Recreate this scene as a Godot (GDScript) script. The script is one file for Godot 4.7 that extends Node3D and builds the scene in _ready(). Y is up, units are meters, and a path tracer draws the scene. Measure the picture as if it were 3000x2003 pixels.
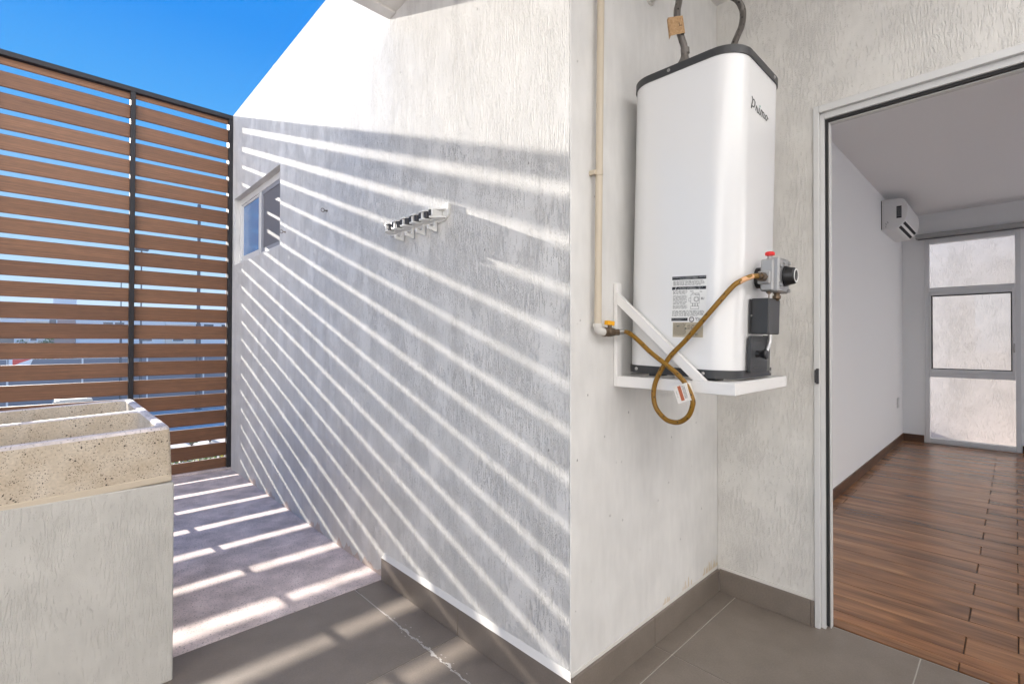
extends Node3D

# ------------------------------------------------------------------ helpers
var M := {}
var used := {}

func lin(r: float, g: float, b: float) -> Color:
	return Color(r, g, b).linear_to_srgb()

func mat(c: Color, rough := 0.8, metal := 0.0) -> StandardMaterial3D:
	var m := StandardMaterial3D.new()
	m.albedo_color = c
	m.roughness = rough
	m.metallic = metal
	return m

func mb() -> SurfaceTool:
	var st := SurfaceTool.new()
	st.begin(Mesh.PRIMITIVE_TRIANGLES)
	return st

func tri(st: SurfaceTool, a: Vector3, b: Vector3, c: Vector3, na: Vector3, nb: Vector3, nc: Vector3, ua := Vector2.ZERO, ub := Vector2.ZERO, uc := Vector2.ZERO) -> void:
	var g := (b - a).cross(c - a)
	if g.dot(na + nb + nc) > 0.0:
		var t := b; b = c; c = t
		t = nb; nb = nc; nc = t
		var u := ub; ub = uc; uc = u
	st.set_normal(na); st.set_uv(ua); st.add_vertex(a)
	st.set_normal(nb); st.set_uv(ub); st.add_vertex(b)
	st.set_normal(nc); st.set_uv(uc); st.add_vertex(c)

func quad(st: SurfaceTool, a: Vector3, b: Vector3, c: Vector3, d: Vector3, n: Vector3, u0 := Vector2(0, 0), u1 := Vector2(1, 0), u2 := Vector2(1, 1), u3 := Vector2(0, 1)) -> void:
	tri(st, a, b, c, n, n, n, u0, u1, u2)
	tri(st, a, c, d, n, n, n, u0, u2, u3)

func flat(st: SurfaceTool, a: Vector3, b: Vector3, c: Vector3, d: Vector3, out_from: Vector3) -> void:
	var n := (b - a).cross(c - a)
	if n.length() < 1e-12:
		n = (c - a).cross(d - a)
	n = n.normalized()
	if n.dot((a + b + c + d) * 0.25 - out_from) < 0.0:
		n = -n
	quad(st, a, b, c, d, n)

# box from corner a to corner b with chamfered edges (bev 0 = sharp)
func box(st: SurfaceTool, a: Vector3, b: Vector3, bev := 0.0) -> void:
	var lo := Vector3(minf(a.x, b.x), minf(a.y, b.y), minf(a.z, b.z))
	var hi := Vector3(maxf(a.x, b.x), maxf(a.y, b.y), maxf(a.z, b.z))
	var c := (lo + hi) * 0.5
	var h := (hi - lo) * 0.5
	bev = minf(bev, minf(h.x, minf(h.y, h.z)) * 0.9)
	var i := h - Vector3.ONE * bev
	for ax in 3:
		var u := (ax + 1) % 3
		var v := (ax + 2) % 3
		for s in [-1.0, 1.0]:
			var n := Vector3.ZERO; n[ax] = s
			var p: Array[Vector3] = []
			for k in [[-1, -1], [1, -1], [1, 1], [-1, 1]]:
				var q := Vector3.ZERO
				q[ax] = s * h[ax]; q[u] = k[0] * i[u]; q[v] = k[1] * i[v]
				p.append(c + q)
			quad(st, p[0], p[1], p[2], p[3], n)
	if bev <= 0.0:
		return
	for ax in 3:   # edges along ax
		var u := (ax + 1) % 3
		var v := (ax + 2) % 3
		for su in [-1.0, 1.0]:
			for sv in [-1.0, 1.0]:
				var n := Vector3.ZERO; n[u] = su; n[v] = sv
				var p: Array[Vector3] = []
				for k in [[-1, 0], [1, 0], [1, 1], [-1, 1]]:
					var q := Vector3.ZERO
					q[ax] = k[0] * i[ax]
					q[u] = su * (h[u] if k[1] == 0 else i[u])
					q[v] = sv * (i[v] if k[1] == 0 else h[v])
					p.append(c + q)
				quad(st, p[0], p[1], p[2], p[3], n.normalized())
	for sx in [-1.0, 1.0]:
		for sy in [-1.0, 1.0]:
			for sz in [-1.0, 1.0]:
				var n := Vector3(sx, sy, sz).normalized()
				tri(st, c + Vector3(sx * h.x, sy * i.y, sz * i.z), c + Vector3(sx * i.x, sy * h.y, sz * i.z), c + Vector3(sx * i.x, sy * i.y, sz * h.z), n, n, n)

func bx(a: Vector3, b: Vector3, bev := 0.0) -> SurfaceTool:
	var st := mb()
	box(st, a, b, bev)
	return st

func frame_of(d: Vector3) -> Array[Vector3]:
	var up := Vector3.UP if absf(d.y) < 0.95 else Vector3.RIGHT
	var u := up.cross(d).normalized()
	return [u, d.cross(u).normalized()]

# surface of revolution about a line: prof = [[along, radius], ...]
func lathe(st: SurfaceTool, at: Vector3, axis: Vector3, prof: Array, sides := 20) -> void:
	axis = axis.normalized()
	var f := frame_of(axis)
	for k in range(prof.size() - 1):
		var a0: float = prof[k][0]; var r0: float = prof[k][1]
		var a1: float = prof[k + 1][0]; var r1: float = prof[k + 1][1]
		var slope := Vector2(a1 - a0, r1 - r0)
		if slope.length() < 1e-7:
			continue
		slope = slope.normalized()
		for j in sides:
			var t0 := TAU * j / sides
			var t1 := TAU * (j + 1) / sides
			var d0 := f[0] * cos(t0) + f[1] * sin(t0)
			var d1 := f[0] * cos(t1) + f[1] * sin(t1)
			var n0 := (d0 * slope.x - axis * slope.y).normalized()
			var n1 := (d1 * slope.x - axis * slope.y).normalized()
			var p0 := at + axis * a0 + d0 * r0
			var p1 := at + axis * a0 + d1 * r0
			var p2 := at + axis * a1 + d1 * r1
			var p3 := at + axis * a1 + d0 * r1
			if r0 > 1e-6:
				tri(st, p0, p1, p2, n0, n1, n1)
			if r1 > 1e-6:
				tri(st, p0, p2, p3, n0, n1, n0)

func smooth_path(pts: Array, per := 8) -> PackedVector3Array:
	var c := Curve3D.new()
	c.bake_interval = 0.004
	for k in pts.size():
		var a: Vector3 = pts[maxi(k - 1, 0)]
		var b: Vector3 = pts[mini(k + 1, pts.size() - 1)]
		var t := (b - a) / 6.0
		c.add_point(pts[k], -t, t)
	var n := (pts.size() - 1) * per
	var r := PackedVector3Array()
	var L := c.get_baked_length()
	for k in n + 1:
		r.append(c.sample_baked(L * k / n, true))
	return r

# tube along a path; uv.x round, uv.y = metres along
func tube(st: SurfaceTool, path: PackedVector3Array, r: float, sides := 14, caps := true) -> void:
	var n := path.size()
	var U: Array[Vector3] = []
	var T: Array[Vector3] = []
	var along: Array[float] = [0.0]
	for k in n:
		var t := (path[mini(k + 1, n - 1)] - path[maxi(k - 1, 0)]).normalized()
		T.append(t)
		if k == 0:
			U.append(frame_of(t)[0])
		else:
			var u := U[k - 1] - t * U[k - 1].dot(t)
			U.append(u.normalized())
			along.append(along[k - 1] + path[k].distance_to(path[k - 1]))
	for k in n - 1:
		var V0 := T[k].cross(U[k])
		var V1 := T[k + 1].cross(U[k + 1])
		for j in sides:
			var t0 := TAU * j / sides
			var t1 := TAU * (j + 1) / sides
			var a := U[k] * cos(t0) + V0 * sin(t0)
			var b := U[k] * cos(t1) + V0 * sin(t1)
			var c := U[k + 1] * cos(t1) + V1 * sin(t1)
			var d := U[k + 1] * cos(t0) + V1 * sin(t0)
			var x0 := float(j) / sides
			var x1 := float(j + 1) / sides
			tri(st, path[k] + a * r, path[k] + b * r, path[k + 1] + c * r, a, b, c, Vector2(x0, along[k]), Vector2(x1, along[k]), Vector2(x1, along[k + 1]))
			tri(st, path[k] + a * r, path[k + 1] + c * r, path[k + 1] + d * r, a, c, d, Vector2(x0, along[k]), Vector2(x1, along[k + 1]), Vector2(x0, along[k + 1]))
	if caps:
		for e in [0, n - 1]:
			var nn := -T[e] if e == 0 else T[e]
			var V := T[e].cross(U[e])
			for j in sides:
				var t0 := TAU * j / sides
				var t1 := TAU * (j + 1) / sides
				tri(st, path[e], path[e] + (U[e] * cos(t0) + V * sin(t0)) * r, path[e] + (U[e] * cos(t1) + V * sin(t1)) * r, nn, nn, nn)

# prism: polygon pts (Vector2) in the plane spanned by ex, ey at o, pushed along ez by depth
func prism(st: SurfaceTool, poly: PackedVector2Array, o: Vector3, ex: Vector3, ey: Vector3, ez: Vector3, depth: float, smooth := false) -> void:
	var idx := Geometry2D.triangulate_polygon(poly)
	var nz := ez.normalized()
	for k in range(0, idx.size(), 3):
		var a := o + ex * poly[idx[k]].x + ey * poly[idx[k]].y
		var b := o + ex * poly[idx[k + 1]].x + ey * poly[idx[k + 1]].y
		var c := o + ex * poly[idx[k + 2]].x + ey * poly[idx[k + 2]].y
		tri(st, a, b, c, -nz, -nz, -nz)
		var e := nz * depth
		tri(st, a + e, b + e, c + e, nz, nz, nz)
	var n := poly.size()
	var sgn := 0.0
	for k in n:
		sgn += poly[k].cross(poly[(k + 1) % n])
	var s := 1.0 if sgn > 0 else -1.0
	var fn: Array[Vector2] = []
	for k in n:
		var d := (poly[(k + 1) % n] - poly[k]).normalized()
		fn.append(Vector2(d.y, -d.x) * s)
	for k in n:
		var p := poly[k]; var q := poly[(k + 1) % n]
		var n0 := fn[k]; var n1 := fn[k]
		if smooth:
			var pr := fn[(k + n - 1) % n]; var nx := fn[(k + 1) % n]
			if pr.dot(fn[k]) > 0.7: n0 = (pr + fn[k]).normalized()
			if nx.dot(fn[k]) > 0.7: n1 = (nx + fn[k]).normalized()
		var N0 := ex * n0.x + ey * n0.y
		var N1 := ex * n1.x + ey * n1.y
		var A := o + ex * p.x + ey * p.y
		var B := o + ex * q.x + ey * q.y
		var e := nz * depth
		tri(st, A, B, B + e, N0, N1, N1)
		tri(st, A, B + e, A + e, N0, N1, N0)

func rrect(x0: float, x1: float, y0: float, y1: float, r: float, n := 6) -> PackedVector2Array:
	var p := PackedVector2Array()
	var cs := [[x1 - r, y1 - r, 0.0], [x0 + r, y1 - r, PI / 2], [x0 + r, y0 + r, PI], [x1 - r, y0 + r, PI * 1.5]]
	for c in cs:
		for k in n + 1:
			var a: float = c[2] + PI / 2 * k / n
			p.append(Vector2(c[0] + cos(a) * r, c[1] + sin(a) * r))
	return p

func numbered(called: String) -> String:
	var k: int = used.get(called, 0)
	used[called] = k + 1
	return called if k == 0 else "%s_%03d" % [called, k]

func obj(called: String, st: SurfaceTool, m: Material, parent: Node = null) -> MeshInstance3D:
	var o := MeshInstance3D.new()
	o.mesh = st.commit()
	o.mesh.surface_set_material(0, m)
	return put(called, o, parent)

func put(called: String, o: MeshInstance3D, parent: Node = null) -> MeshInstance3D:
	if parent == null:
		o.name = numbered(called)
		add_child(o)
	else:
		var key := "%d/%s" % [parent.get_instance_id(), called]
		var k: int = used.get(key, 0)
		used[key] = k + 1
		o.name = called if k == 0 else "%s_%03d" % [called, k]
		parent.add_child(o)
	return o

func tag(o: Node, label: String, category: String, group := "") -> Node:
	o.set_meta("label", label)
	o.set_meta("category", category)
	if group != "":
		o.set_meta("group", group)
	return o

func structure(o: Node) -> Node:
	o.set_meta("kind", "structure")
	return o

func thing(called: String, label: String, category: String, at := Vector3.ZERO, group := "") -> Node3D:
	var o := Node3D.new()
	o.name = numbered(called)
	add_child(o)
	o.position = at
	tag(o, label, category, group)
	return o

# ------------------------------------------------------------------ textures
func noise(freq: float, sd: int, oct := 3, kind := FastNoiseLite.TYPE_SIMPLEX_SMOOTH) -> FastNoiseLite:
	var n := FastNoiseLite.new()
	n.seed = sd
	n.noise_type = kind
	n.frequency = freq
	n.fractal_octaves = oct
	return n

func nimg(n: FastNoiseLite, w: int, h: int, W: int, H: int) -> PackedByteArray:
	var im := n.get_seamless_image(w, h)
	im.convert(Image.FORMAT_L8)
	if w != W or h != H:
		im.resize(W, H, Image.INTERPOLATE_CUBIC)
	return im.get_data()

func tex_of(data: PackedByteArray, w: int, h: int, f := Image.FORMAT_L8) -> ImageTexture:
	var im := Image.create_from_data(w, h, false, f, data)
	im.generate_mipmaps()
	return ImageTexture.create_from_image(im)

# raked stucco: smooth skin torn by vertical grooves
func stucco(sd: int, across: float, stretch: int, tear: float, patchy: float, S := 1024) -> ImageTexture:
	var a := nimg(noise(across, sd, 3), S, S / stretch, S, S)
	var b := nimg(noise(across * 2.3, sd + 1, 2), S, S / maxi(stretch / 3, 1), S, S)
	var p := nimg(noise(0.012, sd + 2, 3), S / 4, S / 8, S, S)
	var g := nimg(noise(0.11, sd + 3, 2), S, S, S, S)
	var out := PackedByteArray()
	out.resize(S * S)
	for i in S * S:
		var m := (p[i] - 128) * patchy
		var v := a[i] * 0.62 + b[i] * 0.38 + m
		var t := clampf((v - tear) * 0.035 + 0.5, 0.0, 1.0)
		t = t * t * (3.0 - 2.0 * t)
		out[i] = int(clampf(t * 190.0 + (g[i] - 128) * 0.22 + (b[i] - 128) * 0.14 + 36.0, 0.0, 255.0))
	return tex_of(out, S, S)

func grain_rgb(w: int, h: int, fn: Callable) -> ImageTexture:
	var d := PackedByteArray()
	d.resize(w * h * 3)
	for i in w * h:
		var c: Color = fn.call(i)
		d[i * 3] = int(clampf(c.r, 0, 1) * 255.0)
		d[i * 3 + 1] = int(clampf(c.g, 0, 1) * 255.0)
		d[i * 3 + 2] = int(clampf(c.b, 0, 1) * 255.0)
	return tex_of(d, w, h, Image.FORMAT_RGB8)

func triplanar(m: StandardMaterial3D, per_metre: float, world := true) -> void:
	m.uv1_triplanar = true
	m.uv1_world_triplanar = world
	m.uv1_scale = Vector3.ONE * per_metre
	m.uv1_triplanar_sharpness = 8.0

func bump(m: StandardMaterial3D, t: Texture2D, cm: float) -> void:
	m.heightmap_enabled = true
	m.heightmap_texture = t
	m.heightmap_scale = cm

# 3x5 pixel capitals for small print
const GLYPH := {"A": 0x2BED, "B": 0x6BAE, "C": 0x3923, "D": 0x6B6E, "E": 0x79A7, "F": 0x79A4, "G": 0x396B, "H": 0x5BED, "I": 0x7497, "J": 0x126A, "L": 0x4927, "M": 0x5FED, "N": 0x6B6D, "O": 0x2B6A, "P": 0x6BA4, "Q": 0x2B73, "R": 0x6BAD, "S": 0x388E, "T": 0x7492, "U": 0x5B6F, "V": 0x5B6A, "X": 0x5AAD, "Y": 0x5A92, "Z": 0x72A7, "0": 0x7B6F, "1": 0x2C97, "2": 0x73E7, "3": 0x72CF, "4": 0x5BC9, "8": 0x7BEF, "-": 0x01C0, ".": 0x0002, " ": 0}
func ink(im: Image, x: int, y: int, s: String, c: Color, sx := 1, sy := 1) -> void:
	for ch in s:
		var g: int = GLYPH.get(ch, 0)
		for r in 5:
			for q in 3:
				if (g >> (14 - r * 3 - q)) & 1:
					im.fill_rect(Rect2i(x + q * sx, y + r * sy, sx, sy), c)
		x += 4 * sx

func text_lines(im: Image, x: int, y: int, w: int, n: int, step: int, c: Color, rng: RandomNumberGenerator, h := 2) -> void:
	for k in n:
		var px := x
		var end := x + w - (rng.randi() % (w / 3) if k == n - 1 else rng.randi() % 6)
		while px < end:
			var wl := mini(4 + rng.randi() % 16, end - px)
			for q in wl:
				if rng.randf() < 0.86:
					im.fill_rect(Rect2i(px + q, y + k * step - (1 if rng.randf() < 0.2 else 0), 1, h), c)
			px += wl + 3

func materials() -> void:
	var rough := stucco(11, 0.105, 16, 104.0, 0.42, 2048)
	var midt := stucco(31, 0.075, 8, 98.0, 0.42)
	var fine := stucco(51, 0.060, 4, 60.0, 0.20)
	# blotchy off-white paint
	var S := 512
	var pa := nimg(noise(0.008, 71, 4), S, S, S, S)
	var pb := nimg(noise(0.05, 72, 3), S, S / 4, S, S)
	var paint := grain_rgb(S, S, func(i: int) -> Color:
		var v := 0.972 + (pa[i] - 128) * 0.00022 + (pb[i] - 128) * 0.00012
		return Color(v, v * 0.998, v * 0.994))
	# the tall wall: faint rain drips and trowel patches in its paint
	var da0 := noise(0.030, 74, 4).get_seamless_image(S, S / 16)
	da0.convert(Image.FORMAT_L8); da0.resize(S, S, Image.INTERPOLATE_CUBIC)
	var da := da0.get_data()
	var dripped := grain_rgb(S, S, func(i: int) -> Color:
		var v := 0.955 + (pa[i] - 128) * 0.0002 + (pb[i] - 128) * 0.00015
		v -= maxf(0.0, da[i] - 140) * 0.0003
		return Color(v, v * 0.998, v * 0.992))
	var w := mat(lin(0.80, 0.79, 0.77), 0.9)
	w.albedo_texture = dripped; bump(w, rough, 0.34); triplanar(w, 0.75); M.stucco_raked = w
	w = mat(lin(0.75, 0.735, 0.70), 0.9)
	w.albedo_texture = paint; bump(w, midt, 0.20); triplanar(w, 1.5); M.stucco_mid = w
	w = mat(lin(0.78, 0.775, 0.76), 0.85)
	w.albedo_texture = paint; bump(w, fine, 0.06); triplanar(w, 0.9); M.stucco_fine = w
	w = w.duplicate(); w.albedo_color = lin(0.86, 0.855, 0.85); M.stucco_bounce = w  # brighter stucco for the two added walls that bounce sunlight
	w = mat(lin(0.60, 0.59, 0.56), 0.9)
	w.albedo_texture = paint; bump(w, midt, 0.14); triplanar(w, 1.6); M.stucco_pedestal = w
	w = mat(lin(0.82, 0.775, 0.745), 0.95)
	w.albedo_texture = paint; bump(w, midt, 0.5); triplanar(w, 1.2); M.stucco_pink = w
	w = mat(lin(0.90, 0.90, 0.895), 0.85)
	M.plaster = w
	w = mat(lin(0.78, 0.76, 0.73), 0.9)
	w.albedo_texture = paint; bump(w, fine, 0.12); triplanar(w, 0.8); M.soffit = w
	M.mortar = mat(lin(0.70, 0.68, 0.64), 0.9)
	# concrete
	var ca := nimg(noise(0.010, 81, 5), S, S, S, S)
	var cb := nimg(noise(0.16, 82, 3), S, S, S, S)
	var cc := nimg(noise(0.06, 83, 2, FastNoiseLite.TYPE_CELLULAR), S, S, S, S)
	var conc := grain_rgb(S, S, func(i: int) -> Color:
		var v := 0.91 + (ca[i] - 128) * 0.0009 + (cb[i] - 128) * 0.0004
		if cb[i] < 56: v *= 0.66
		return Color(v, v * 0.972, v * 0.985))
	w = mat(lin(0.86, 0.775, 0.72), 0.92)
	w.albedo_texture = conc; triplanar(w, 1.1)
	bump(w, tex_of(cb, S, S), 0.12); M.concrete = w
	w = w.duplicate(); w.albedo_color = lin(0.70, 0.68, 0.64); w.uv1_scale = Vector3.ONE * 0.35; M.pavement = w
	w = w.duplicate(); w.albedo_color = lin(0.10, 0.10, 0.105); M.asphalt = w
	w = w.duplicate(); w.albedo_color = lin(0.50, 0.47, 0.42); M.earth = w
	# porcelain tile
	var tile_c := grain_rgb(S, S, func(i: int) -> Color:
		var v := 0.90 + (ca[i] - 128) * 0.0003 + (cb[i] - 128) * 0.0003
		return Color(v, v * 0.99, v * 0.975))
	w = mat(lin(0.262, 0.226, 0.196), 0.4)
	w.albedo_texture = tile_c; triplanar(w, 1.3); bump(w, tex_of(cb, S, S), 0.018); M.tile = w
	M.grout = mat(lin(0.55, 0.52, 0.47), 0.95)
	w = mat(lin(0.50, 0.47, 0.44), 0.95); M.bloom_salt = w
	# fence slats: composite wood
	var sa := nimg(noise(0.03, 91, 4), S, S, S, S)
	var sb0 := noise(0.09, 92, 4).get_seamless_image(S / 32, S)
	sb0.convert(Image.FORMAT_L8); sb0.resize(S, S, Image.INTERPOLATE_CUBIC)
	var sb := sb0.get_data()
	var slat := grain_rgb(S, S, func(i: int) -> Color:
		var v := 0.84 + (sb[i] - 128) * 0.0014 + (sa[i] - 128) * 0.0005
		return Color(v, v * 0.98, v * 0.96))
	for k in 3:
		w = mat([lin(0.250, 0.118, 0.057), lin(0.222, 0.103, 0.050), lin(0.275, 0.134, 0.068)][k], 0.55)
		w.albedo_texture = slat; w.uv1_scale = Vector3(0.6, 1.0, 1.0); M["slat%d" % k] = w
	w = mat(lin(0.009, 0.008, 0.010), 0.6); M.black_steel = w
	# wood-look planks, uv.x along the plank
	var pw := 1024
	var wa0 := noise(0.030, 101, 5).get_seamless_image(64, 512); wa0.convert(Image.FORMAT_L8); wa0.resize(pw, 512, Image.INTERPOLATE_CUBIC)
	var wb0 := noise(0.010, 102, 3).get_seamless_image(128, 512); wb0.convert(Image.FORMAT_L8); wb0.resize(pw, 512, Image.INTERPOLATE_CUBIC)
	var wc0 := noise(0.14, 103, 2).get_seamless_image(64, 512); wc0.convert(Image.FORMAT_L8); wc0.resize(pw, 512, Image.INTERPOLATE_CUBIC)
	var wa := wa0.get_data(); var wb := wb0.get_data(); var wc := wc0.get_data()
	var wood := grain_rgb(pw, 512, func(i: int) -> Color:
		var t := clampf(0.5 + (wa[i] - 128) * 0.0026 + (wb[i] - 128) * 0.0030 + (wc[i] - 128) * 0.0016, 0.0, 1.0)
		return Color(0.44, 0.305, 0.205).lerp(Color(0.70, 0.51, 0.36), t))
	for k in 4:
		w = mat([Color(1, 1, 1), Color(0.96, 0.955, 0.95), Color(1.0, 0.975, 0.95), Color(0.93, 0.92, 0.91)][k], 0.27)
		w.albedo_texture = wood; M["plank%d" % k] = w
	M.plank_joint = mat(lin(0.06, 0.035, 0.022), 0.9)
	w = mat(lin(0.10, 0.055, 0.03), 0.45); w.albedo_texture = wood; w.albedo_color = Color(0.62, 0.58, 0.55); M.skirt_wood = w
	# sink: cast stone with pits
	var cn := noise(0.034, 111, 1, FastNoiseLite.TYPE_CELLULAR)
	cn.domain_warp_enabled = true; cn.domain_warp_amplitude = 9.0; cn.domain_warp_frequency = 0.09
	var ta := nimg(cn, 1024, 1024, 1024, 1024)
	var cn2 := noise(0.085, 119, 1, FastNoiseLite.TYPE_CELLULAR)
	cn2.domain_warp_enabled = true; cn2.domain_warp_amplitude = 4.0; cn2.domain_warp_frequency = 0.2
	var te := nimg(cn2, 1024, 1024, 1024, 1024)
	var tb := nimg(noise(0.012, 112, 4), 512, 512, 1024, 1024)
	var tc := nimg(noise(0.03, 113, 3), 512, 512, 1024, 1024)
	var td := nimg(noise(0.12, 114, 2), 512, 512, 1024, 1024)
	var pit := PackedByteArray(); pit.resize(1024 * 1024)
	var stone := grain_rgb(1024, 1024, func(i: int) -> Color:
		var base := Color(0.77, 0.71, 0.625).lerp(Color(0.85, 0.805, 0.74), clampf(tb[i] / 255.0, 0, 1))
		base = base * (0.96 + (td[i] - 128) * 0.0005)
		var big := ta[i] < 9 + (tc[i] - 128) / 4 or (te[i] < 26 and tc[i] > 112)
		pit[i] = 200
		if big:
			pit[i] = 40
			return Color(0.20, 0.175, 0.16)
		if td[i] < 34:
			pit[i] = 110
			return Color(0.42, 0.34, 0.27)
		return base)
	w = mat(Color(1, 1, 1), 0.75); w.albedo_texture = stone; bump(w, tex_of(pit, 1024, 1024), 0.12)
	triplanar(w, 1.5, false); M.cast_stone = w
	w = mat(lin(0.88, 0.86, 0.83), 0.7); w.albedo_texture = conc; bump(w, tex_of(cb, S, S), 0.05); triplanar(w, 1.5, false); M.rim_stone = w
	# metals, plastics
	M.white_paint = mat(lin(0.82, 0.81, 0.79), 0.5)
	w = mat(lin(0.76, 0.76, 0.755), 0.28); w.clearcoat_enabled = true; w.clearcoat = 0.4; w.clearcoat_roughness = 0.15; M.enamel = w
	M.charcoal = mat(lin(0.035, 0.036, 0.038), 0.42)
	M.charcoal_soft = mat(lin(0.045, 0.048, 0.052), 0.55)
	M.black_plastic = mat(lin(0.012, 0.012, 0.013), 0.35)
	M.dark_hole = mat(lin(0.01, 0.01, 0.01), 0.9)
	M.pvc_cream = mat(lin(0.56, 0.485, 0.375), 0.42)
	M.pvc_white = mat(lin(0.62, 0.60, 0.56), 0.5)
	M.brass_dark = mat(lin(0.17, 0.125, 0.085), 0.42, 0.85)
	M.steel = mat(lin(0.42, 0.41, 0.40), 0.45, 0.9)
	var al := mat(lin(0.42, 0.42, 0.42), 0.48, 0.75)
	bump(al, tex_of(cb, S, S), 0.03); triplanar(al, 8.0, false); M.cast_aluminium = al
	M.yellow = mat(lin(0.86, 0.42, 0.01), 0.4)
	M.dull_steel = mat(lin(0.17, 0.155, 0.14), 0.5, 0.4)
	M.red = mat(lin(0.70, 0.012, 0.012), 0.3)
	M.anodised = mat(lin(0.74, 0.745, 0.75), 0.45)
	M.frame_white = mat(lin(0.66, 0.66, 0.65), 0.45)
	M.rubber = mat(lin(0.02, 0.02, 0.02), 0.7)
	M.ac_white = mat(lin(0.80, 0.80, 0.79), 0.35)
	M.plastic_white = mat(lin(0.80, 0.80, 0.78), 0.4)
	M.grip = mat(lin(0.035, 0.035, 0.042), 0.5)
	# braided hoses: uv.x round, uv.y metres
	for hz in [["hose_amber", Color(0.56, 0.40, 0.04), 0.5], ["hose_steel", Color(0.46, 0.44, 0.42), 0.4]]:
		var im := Image.create(64, 128, false, Image.FORMAT_RGB8)
		var rng := RandomNumberGenerator.new(); rng.seed = 5
		for y in 128:
			for x in 64:
				var braid := 0.92 + 0.08 * sin((x + y) * 0.8) * sin((x - y) * 0.8)
				var streak := 0.94 + 0.12 * absf(sin(x * TAU / 64.0 * 5.0))
				im.set_pixel(x, y, (hz[1] as Color) * (braid * streak))
		for q in [[6, 20], [22, 52], [38, 84], [54, 116], [14, 84], [30, 116], [46, 20]]:
			im.fill_rect(Rect2i(q[0], q[1], 4, 9), Color(0.03, 0.025, 0.02))
		im.generate_mipmaps()
		w = mat(Color.WHITE, hz[2], 0.0 if hz[0] == "hose_amber" else 0.55)
		w.albedo_texture = ImageTexture.create_from_image(im)
		w.uv1_scale = Vector3(1, 13.0, 1); M[hz[0]] = w
	# glass
	w = mat(Color(0.9, 0.95, 0.95, 0.06), 0.02); w.transparency = BaseMaterial3D.TRANSPARENCY_ALPHA; M.pane = w
	w = mat(lin(0.13, 0.27, 0.52), 0.22); M.frosted_painted_sky = w  # blue albedo stands in for sky mirrored in the pane
	w = mat(lin(0.17, 0.17, 0.185), 0.7); M.screen = w
	# town
	M.house_white = mat(lin(0.84, 0.84, 0.84), 0.9)
	M.house_cream = mat(lin(0.84, 0.74, 0.63), 0.9)
	M.house_pink = mat(lin(0.66, 0.44, 0.36), 0.9)
	M.house_brick = mat(lin(0.55, 0.36, 0.30), 0.9)
	M.window_dark = mat(lin(0.03, 0.05, 0.08), 0.15)
	M.block_wall = mat(lin(0.20, 0.21, 0.24), 0.9)
	M.block_post = mat(lin(0.75, 0.75, 0.74), 0.8)
	M.lamp_steel = mat(lin(0.07, 0.08, 0.10), 0.5)
	for k in 3:
		w = mat([lin(0.05, 0.10, 0.022), lin(0.085, 0.14, 0.03), lin(0.035, 0.075, 0.03)][k], 0.6)
		w.cull_mode = BaseMaterial3D.CULL_DISABLED
		w.backlight_enabled = true; w.backlight = Color(0.25, 0.35, 0.08); M["leaf%d" % k] = w
	w = mat(lin(0.75, 0.60, 0.03), 0.6); w.cull_mode = BaseMaterial3D.CULL_DISABLED; M.petal = w
	M.bark = mat(lin(0.12, 0.085, 0.06), 0.95)

# ------------------------------------------------------------------ main
func _ready() -> void:
	view()
	light()
	materials()
	setting()
	house_walls()
	room()
	fence()
	street()
	sink()
	heater()
	gas_line()
	small_things()

const EXPOSURE := 4.5
func view() -> void:
	var yaw := deg_to_rad(43.659)
	var pitch := deg_to_rad(0.4809)
	var roll := deg_to_rad(0.1083)
	var F := Vector3(sin(yaw) * cos(pitch), sin(pitch), -cos(yaw) * cos(pitch))
	var R0 := Vector3(cos(yaw), 0, sin(yaw))
	var U0 := R0.cross(F)
	var R := R0 * cos(roll) + U0 * sin(roll)
	var U := -R0 * sin(roll) + U0 * cos(roll)
	var cam := Camera3D.new()
	cam.name = "camera"
	add_child(cam)
	cam.transform = Transform3D(Basis(R, U, -F), Vector3(-1.2231, 1.2, 1.0036))
	var near := 0.05
	cam.set_frustum(near * 2003.0 / 1410.12, Vector2(0, (988.82 - 1001.5) / 1410.12 * near), near, 900.0)
	cam.current = true

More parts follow.
